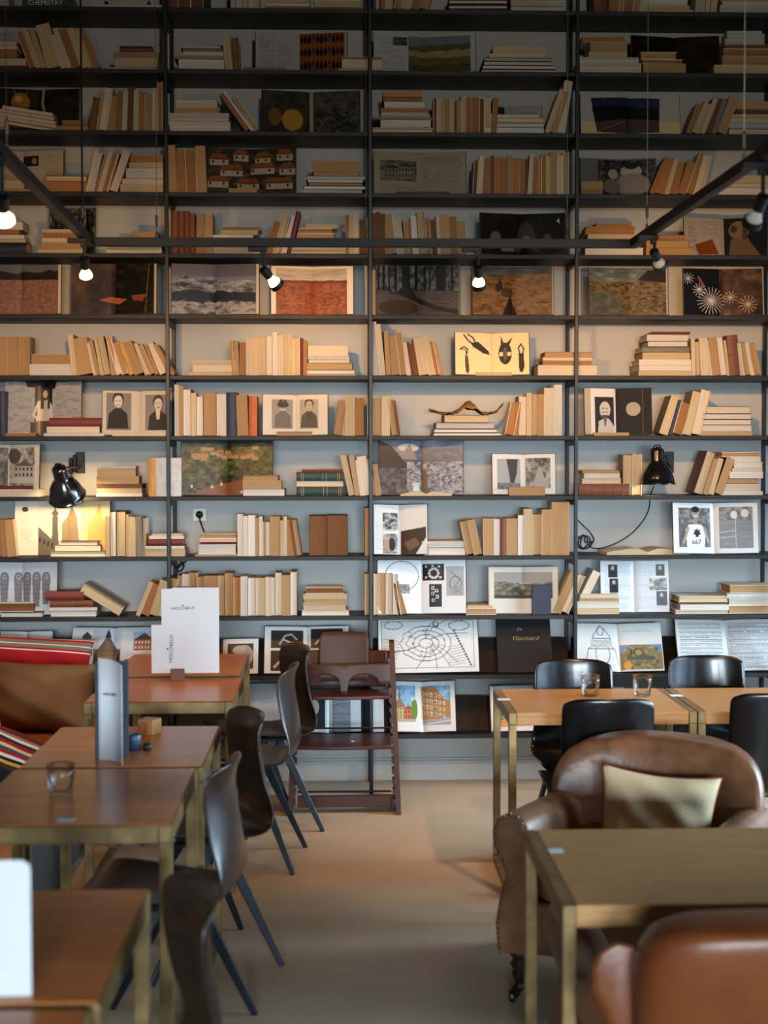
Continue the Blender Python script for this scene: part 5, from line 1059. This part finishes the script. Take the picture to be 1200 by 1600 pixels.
# ------------------------------------------------------------------ menus and small things on the tables
def card(parent, x0, x1, z0, z1, y, m='card_white', name='menu_card', skew=0, th=.0012):
    q = MB(); q.add([(x0, y, z0), (x1, y, z0 + skew), (x1, y, z1 + skew), (x0, y, z1), (x0, y + th, z0), (x1, y + th, z0 + skew), (x1, y + th, z1 + skew), (x0, y + th, z1)], [(0, 1, 2, 3), (7, 6, 5, 4), (0, 4, 5, 1), (1, 5, 6, 2), (2, 6, 7, 3), (3, 7, 4, 0)])
    return q.build(name, m, parent)
hy = -1.115; k = (7.139 + hy) / CAM_F; zt = ZL + .0025
hl = thing('menu_holder', 'small brown wooden menu holder block on the cherry table', 'menu holder', (W(278, 1060, hy).x, hy, zt), (0, 0, 0))
q = MB(); q.box(-.029, .029, -.022, -.004, 0, .053).box(-.029, .029, .006, .024, 0, .053).box(-.029, .029, -.004, .006, 0, .006); q.build('block', 'wood_holder', hl, bevel=.003)
def menu(label, px0, px1, py0, py1, dy, m='card_white', txt=None, skew=0):
    a = W(px0, py1, hy + dy); b2 = W(px1, py0, hy + dy)
    t = thing('menu_card', label, 'menu', (a.x, hy + dy, max(zt + .0065, a.z)), (0, 0, 0), 'menu cards in the wooden holder')
    w_ = b2.x - a.x; h_ = b2.z - a.z; card(t, 0, w_, 0, h_, 0, m, 'sheet', skew)
    return t, w_, h_
t, w_, h_ = menu('large white menu card in front, name printed sideways', 237, 342, 976, 1052, -.0015)
lettering('lettering', 'VASCOBELO', .021, 'ink', Matrix.Translation((w_ * .315, -.0006, h_ * .50)) @ STAND @ Matrix.Rotation(R(88), 4, 'Z'), t, space=1.05)
MB().lathe([(.0035, 0), (.0035, .0004)], 12, mx=Matrix.Translation((w_ * .235, -.0001, h_ * .50)) @ Matrix.Rotation(R(90), 4, 'X')).build('logo_mark', 'ink', t)
t, w_, h_ = menu('white menu card behind, name printed level near its top', 253, 319, 920, 1050, .0005, skew=.004)
lettering('lettering', 'VASCOBELO', .0175, 'ink', Matrix.Translation((w_ * .50, -.0006, h_ * .752)) @ STAND @ Matrix.Rotation(R(2), 4, 'Z'), t, space=1.05)
MB().lathe([(.003, 0), (.003, .0004)], 12, mx=Matrix.Translation((w_ * .50, -.0001, h_ * .80)) @ Matrix.Rotation(R(90), 4, 'X')).build('logo_mark', 'ink', t)
t, w_, h_ = menu('rearmost white menu card with only the last letters showing', 270, 342, 918, 1050, .003)
lettering('lettering', 'VASCOBELO', .0175, 'ink', Matrix.Translation((w_ * .42, -.0006, h_ * .78)) @ STAND, t, space=1.05)
menu('thin black card showing as a strip above the white menus', 276, 308, 916, 1050, .0045, 'poster_blue')
# tall leaflet and dark booklet on the third table
p0 = G(149, 1196, ZL); p1 = G(187, 1203, ZL); t = thing('leaflet', 'tall curved white leaflet standing on the cherry table', 'leaflet', (p0.x, -2.70, zt), (0, 0, 0))
n = 10; vs = []; fs = []; L = p1.x - p0.x
for i in range(n + 1):
    u = i / n
    for z_ in (0, .32 - .012 * u): vs.append((L * u + .006 * math.sin(u * 3), -.085 * u + .03 * math.sin(u * 3.1), z_ + 0))
for i in range(n): a = i * 2; fs.append((a, a + 2, a + 3, a + 1))
q = MB(); q.add(vs, fs); o = q.build('sheet', 'card_white', t, smooth=True); o.modifiers.new('t', 'SOLIDIFY').thickness = .0012
lettering('lettering', 'VASCOBELO', .011, 'ink', Matrix.Translation((L * .5, -.0215, .205)) @ Matrix.Rotation(R(-28), 4, 'Z') @ STAND, t)
p2 = G(201, 1183, ZL); t = thing('menu_booklet', 'dark blue-black booklet standing behind the white leaflet', 'booklet', (p2.x, p2.y, zt), (0, 0, R(20)))
MB().box(-.105, 0, -.008, 0, 0, .305).build('cover', 'poster_blue', t, bevel=.001)
q = MB()
for r_ in range(7):
    for c_ in range(2): q.box(-.096 + c_ * .044, -.060 + c_ * .044, -.0086, -.0081, .03 + r_ * .037, .052 + r_ * .037)
mat('poster_grey', (70, 80, 92), .6); q.build('printed_rows', 'poster_grey', t)
p = G(232, 1150, ZL); t = thing('number_block', 'small wooden table number block with faded red figure', 'number block', (p.x, p.y + .03, zt), (0, 0, R(-24)))
MB().box(-.03, .03, -.03, .03, 0, .052).build('block', 'wood_oak', t, bevel=.003)
mat('red_print', (150, 60, 40), .7); lettering('figure', '2', .05, 'red_print', Matrix.Translation((0, -.0303, .009)) @ STAND, t)
p = G(209, 1175, ZL); t = thing('blue_pot', 'little blue-grey pot beside the dark booklet', 'pot', (p.x, p.y + .02, zt)); MB().lathe([(.0, .002), (.018, .002), (.020, .0), (.021, .05), (.019, .052), (.017, .05), (.017, .008), (0, .008)], 20, close=False).build('body', 'pot_blue', t, smooth=True)
tag(MB().lathe([(.0, 0), (.014, .0), (.016, .012), (.010, .022), (0, .024)], 12).build('black_knob', 'cable_black', None, (p.x + .040, p.y + .02, zt), smooth=True), 'tiny black round object right of the blue pot', 'knob')
# card on the nearest left table
p = G(37, 1580, ZL); t = thing('menu_card', 'big white rounded card cut by the lower left edge', 'menu', (p.x, -4.66, zt)); pl = [(-.26, 0), (0, 0), (0, .225), (-.003, .233), (-.010, .238), (-.018, .24), (-.26, .24)]
q = MB(); q.prism(pl, 0, .002); q.build('sheet', 'card_white', t)
def tumbler(label, px, py, z, r=.040, h=.085):
    p = G(px, py, z); t = thing('water_glass', label, 'glass', (p.x, p.y + r, z + .0006), (0, 0, 0), 'ribbed water glasses')
    q = MB(); n = 20; pr = [(r * .72, 0), (r * .80, .004), (r * .86, h * .4), (r * .97, h * .55), (r, h), (r * .95, h), (r * .91, h * .56), (r * .78, h * .4), (r * .70, .009), (0.0005, .008)]
    vs = []; fs = []
    for rr, z_ in pr:
        for i in range(n * 2):
            a = math.pi * i / n; f = 1 + (.035 if i % 2 else -.02) * (z_ < h * .5 and rr > r * .71); vs.append((rr * f * math.cos(a), rr * f * math.sin(a), z_))
    m_ = n * 2
    for k_ in range(len(pr) - 1):
        for i in range(m_): j = (i + 1) % m_; fs.append((k_ * m_ + i, k_ * m_ + j, k_ * m_ + m_ + j, k_ * m_ + m_ + i))
    fs.append(tuple(range(m_ - 1, -1, -1))); fs.append(tuple(range((len(pr) - 1) * m_, len(pr) * m_)))
    q.add(vs, fs); q.build('tumbler', 'clear_glass', t, smooth=True)
tumbler('ribbed water glass on the cherry table, blurred in the foreground', 91, 1246, ZL + .0025, .040, .085)
tumbler('ribbed water glass on the oak table, left of the two', 925, 1090, ZR); tumbler('ribbed water glass on the oak table, next to the frame joint', 1007, 1090, ZR)

# ------------------------------------------------------------------ wall lamps and cables
def wall_lamp(label, px, py, Y, tx, ty, tilt, dz=0, power=6, plate_px=(1045, 728)):
    c = W(px, py, Y); t = thing('wall_lamp', label, 'wall lamp', (c.x, Y, c.z), (0, 0, 0), 'black enamel wall lamps')
    rotm = Euler((R(tilt), R(ty), 0)).to_matrix().to_4x4()
    q = MB(); pr = [(.093, 0), (.094, .003), (.088, .006), (.084, .030), (.074, .060), (.056, .090), (.040, .108), (.036, .120), (.0355, .165), (.033, .176), (.022, .184), (.002, .186)]
    q.lathe(pr + [(.001, .182), (.030, .172), (.032, .12), (.036, .106), (.052, .088), (.070, .058), (.080, .030), (.086, .004), (.093, 0)], 40, mx=rotm, close=False); sh = q.build('lamp_shade', 'lamp_enamel', t, smooth=True)
    q = MB(); q.lathe([(.0, 0.055), (.020, .06), (.026, .078), (.020, .10), (.012, .12)], 20, mx=rotm); q.build('bulb', 'bulb_lit', t, smooth=True)
    pl = W(plate_px[0], plate_px[1], YW - .012); pw = Vector((pl.x - c.x, YW - .012 - Y, pl.z - c.z))
    MB().box(pw.x - .024, pw.x + .024, pw.y, pw.y + .012, pw.z - .055, pw.z + .055).build('wall_plate', 'black_steel', t, bevel=.004)
    MB().box(pw.x - .030, pw.x - .012, pw.y - .045, pw.y, pw.z - .05, pw.z + .04).box(pw.x - .045, pw.x - .028, pw.y - .07, pw.y - .03, pw.z - .06, pw.z + .025).build('bracket', 'black_steel', t, bevel=.004)
    top = rotm @ Vector((0, 0, .186)); el = Vector((pw.x, pw.y - .05, pw.z))
    MB().tube([pw + Vector((0, 0, -.02)), el + Vector((0, 0, -.02)), top + Vector((.0, .03, -.01)), top + Vector((0, 0, .0))], .007, 10).build('arm', 'black_steel', t, smooth=True)
    MB().tube([top + Vector((-.02, 0, -.01)), top + Vector((-.012, .0, .012)), top + Vector((.012, 0, .012)), top + Vector((.02, 0, -.01))], .0045, 8).build('hook', 'black_steel', t, smooth=True)
    pts = [top + Vector((.01, 0, .004)), top + Vector((.05, .03, -.03)), top + Vector((.085, .05, -.10)), top + Vector((.10, .08, -.17)), top + Vector((.07, .16, -.19))]
    MB().tube(pts, .0032, 8).build('cord', 'cable_black', t, smooth=True)
    l = bpy.data.lights.new('bulb_light', 'POINT'); l.energy = power; l.color = (1, .66, .32); l.shadow_soft_size = .028
    lo = bpy.data.objects.new('bulb_light', l); COL.objects.link(lo); lo.parent = t; lo.location = rotm @ Vector((0, 0, .045))
wall_lamp('black enamel wall lamp with glowing bulb, tilted towards the wall', 105, 776, -.10, 0, -8, 36, power=11, plate_px=(125, 723))
wall_lamp('black enamel wall lamp hanging straight beside two upright books', 1027, 757, -.03, 0, 0, -2, power=2.5, plate_px=(1046, 722))
def cable(label, pts, r=.0032, Y=None):
    P = [W(a, b, y) for a, b, y in pts]; P2 = []
    for i in range(len(P) - 1):
        p0 = P[max(i - 1, 0)]; p1 = P[i]; p2 = P[i + 1]; p3 = P[min(i + 2, len(P) - 1)]
        for k in range(6):
            s = k / 6; P2.append(.5 * ((2 * p1) + (p2 - p0) * s + (2 * p0 - 5 * p1 + 4 * p2 - p3) * s * s + (3 * p1 - p0 - 3 * p2 + p3) * s ** 3))
    P2.append(P[-1]); q = MB(); q.tube(P2, r, 8); return tag(q.build('lamp_cable', 'cable_black', None, smooth=True), label, 'cable')
yb_ = .262
loop = [(903 + 17 + 15 * math.cos(a) * (1 - .04 * k) - 8, 846 + 10 * math.sin(a) + (k % 3), yb_ - .012 * (k % 3)) for k, a in enumerate([i * .9 for i in range(22)])]
cable('black cable hanging from the right wall lamp into a coil', [(1022, 760, .1), (1016, 775, .276), (1014, 795, .279), (1004, 815, .28), (985, 835, .28), (960, 850, .28), (935, 857, .28), (920, 853, .26)] + loop + [(928, 845, .27), (922, 832, .28), (912, 822, .282), (902, 812, .283), (896, 806, .283)])
sk = thing('wall_socket', 'cream wall socket with a black plug in it', 'wall socket', tuple(W(312, 804, YW - .001)))
q = MB(); q.box(-.036, .036, -.010, 0, -.036, .036); q.build('plate', 'socket_plastic', sk, bevel=.006, seg=3)
MB().lathe([(.022, 0), (.024, .004), (.020, .004), (.019, .0)], 24, mx=Matrix.Translation((0, -.0102, 0)) @ Matrix.Rotation(R(90), 4, 'X')).build('socket_ring', 'socket_plastic', sk)
pg = W(311, 804, .24); t = thing('plug', 'black round plug with short cord in the wall socket', 'plug', (pg.x, .276, pg.z))
MB().lathe([(.017, 0), (.018, .02), (.012, .034), (.002, .036)], 20, mx=Matrix.Rotation(R(90), 4, 'X')).build('plug_body', 'cable_black', t, smooth=True)
MB().tube([(0, -.034, -.004), (.004, -.040, -.03), (.014, -.03, -.06), (.026, -.01, -.10)], .0035, 8).build('cord', 'cable_black', t, smooth=True)
cable('short tangled black cord tied to the post above the leaning books', [(272, 884, .24), (280, 893, .23), (287, 885, .22), (283, 878, .24), (277, 888, .23), (291, 876, .22)], .004)

# ------------------------------------------------------------------ ceiling track lighting
ZT = 2.565; YT = -1.4
cl = W(141, 378, YT); crr = W(989, 381, YT); XL, XR = cl.x, crr.x; ZT = (cl.z + crr.z) / 2
gl0 = G(0, 234, ZT); gr0 = G(1200, 236, ZT)
tk = thing('track_rail', 'black three-sided light track hanging from thin wires', 'light track', (0, 0, ZT))
def seg(a, b): 
    q = MB(); q.bar((a[0], a[1], 0), (b[0], b[1], 0), .030, .034); q.bar((a[0], a[1], -.0175), (b[0], b[1], -.0175), .012, .002); q.build('rail', 'track_metal', tk, bevel=.002)
dl = (Vector((gl0.x, gl0.y)) - Vector((XL, YT))).normalized(); dr = (Vector((gr0.x, gr0.y)) - Vector((XR, YT))).normalized()
seg((XL - .015, YT), (XR + .015, YT)); seg((XL, YT - .016), (XL + dl.x * 3.2, YT + dl.y * 3.2)); seg((XR, YT - .016), (XR + dr.x * 3.2, YT + dr.y * 3.2))
ends = [(XL + dl.x * 3.2, YT + dl.y * 3.2), (XR + dr.x * 3.2, YT + dr.y * 3.2)]
def wire(x, y, thick=.0012, clip=True):
    q = MB(); q.tube([(x, y, .03), (x, y, 5.6 - ZT)], thick, 6); q.build('hanging_wire', 'steel_wire' if thick < .003 else 'cable_black', tk)
    q = MB(); q.lathe([(.006, .017), (.006, .034), (.002, .04), (.002, .06), (.006, .065), (.006, .10), (.002, .11)], 8, mx=Matrix.Translation((x, y, 0))); q.build('wire_clip', 'steel_wire', tk)
def onseg(px, py, d, X0):     # the point of the side track seen at this place
    g_ = G(px, py, ZT); s = (g_.y - YT) / d.y; return (X0 + d.x * s, YT + d.y * s)
for px in (245, 572, 886): wire(W(px, 378, YT).x, YT)
for a in (onseg(14, 245, dl, XL),): wire(*a)
wire(*onseg(127, 366, dl, XL), .0045)
for a in (onseg(1008, 366, dr, XR), onseg(1158, 262, dr, XR)): wire(*a)
def track_lamp(label, x, y, aim, power, size=95, kind='spot', drop=.07, lit=True, lamp_r=.024, look=None, spill=27):
    t = thing('track_spotlight', label, 'spotlight', (x, y, ZT), (0, 0, 0), 'spotlights on the hanging track')
    q = MB(); q.box(-.055, .02, -.016, .016, -.036, -.0188).box(-.006, .014, -.012, .012, -.052, -.034); q.build('adapter', 'track_metal', t, bevel=.002)
    MB().tube([(.008, 0, -.04), (.008, 0, -.04 - drop)], .006, 10).build('stem', 'track_metal', t)
    d = (Vector(look or aim) - Vector((x + .008, y, ZT - .05 - drop))).normalized()
    rm = Matrix.Translation((.008, 0, -.04 - drop)) @ d.to_track_quat('Z', 'Y').to_matrix().to_4x4()
    MB().lathe([(.006, -.012), (.018, -.008), (.018, .036), (.015, .040)], 20, mx=rm).build('socket_body', 'track_metal', t, smooth=False)
    MB().lathe([(.012, .040), (.014, .048), (lamp_r, .068), (lamp_r + .001, .078), (lamp_r - .002, .080), (.004, .081)], 24, mx=rm).build('reflector_bulb', 'bulb_lit' if lit else 'bulb_dim', t, smooth=True)
    if kind == 'ring': MB().lathe([(lamp_r + .003, .074), (lamp_r + .003, .096), (lamp_r + .0055, .096), (lamp_r + .0055, .074), (lamp_r + .003, .074)], 24, mx=rm, close=False).build('glare_ring', 'track_metal', t)
    if power:
        p = Vector((x + .008, y, ZT - .04 - drop)) + d * .10
        spot('spot_beam', p, aim, power, size, 1.0)
        spot('spot_spill', p, (aim[0], .1, .7), spill, 118, .7)
    return t
track_lamp('bare glowing spotlight bulb near the left track corner', *onseg(119, 365, dl, XL), (-1.15, .1, 2.30), 40, 70, drop=.06, look=(-1.03, -.7, 1.5))
track_lamp('glowing spotlight cut by the left picture edge', *onseg(3, 232, dl, XL), (-1.7, .1, 2.2), 42, 70, drop=.10, lamp_r=.030, look=(-1.2, -1.5, 1.0))
track_lamp('black-ringed spotlight turned to the orange desert book', W(409, 380, YT).x, YT, (-.10, .1, 2.42), 84, 42, 'ring', look=(.35, -.75, 1.75))
track_lamp('black-ringed spotlight seen square-on near the forest book', W(744, 380, YT).x, YT, (.82, .1, 2.16), 54, 50, 'ring', drop=.06, look=(.72, -.4, 1.4))
track_lamp('black spotlight by the right track corner with unlit back', *onseg(1017, 360, dr, XR), (1.85, .1, 2.30), 100, 62, 'ring', lit=False, drop=.045, look=(1.8, -.6, 1.9))
track_lamp('black spotlight by the right picture edge on the side track', *onseg(1188, 244, dr, XR), (.75, -.5, 0), 110, 54, 'ring', lit=False, drop=.08)
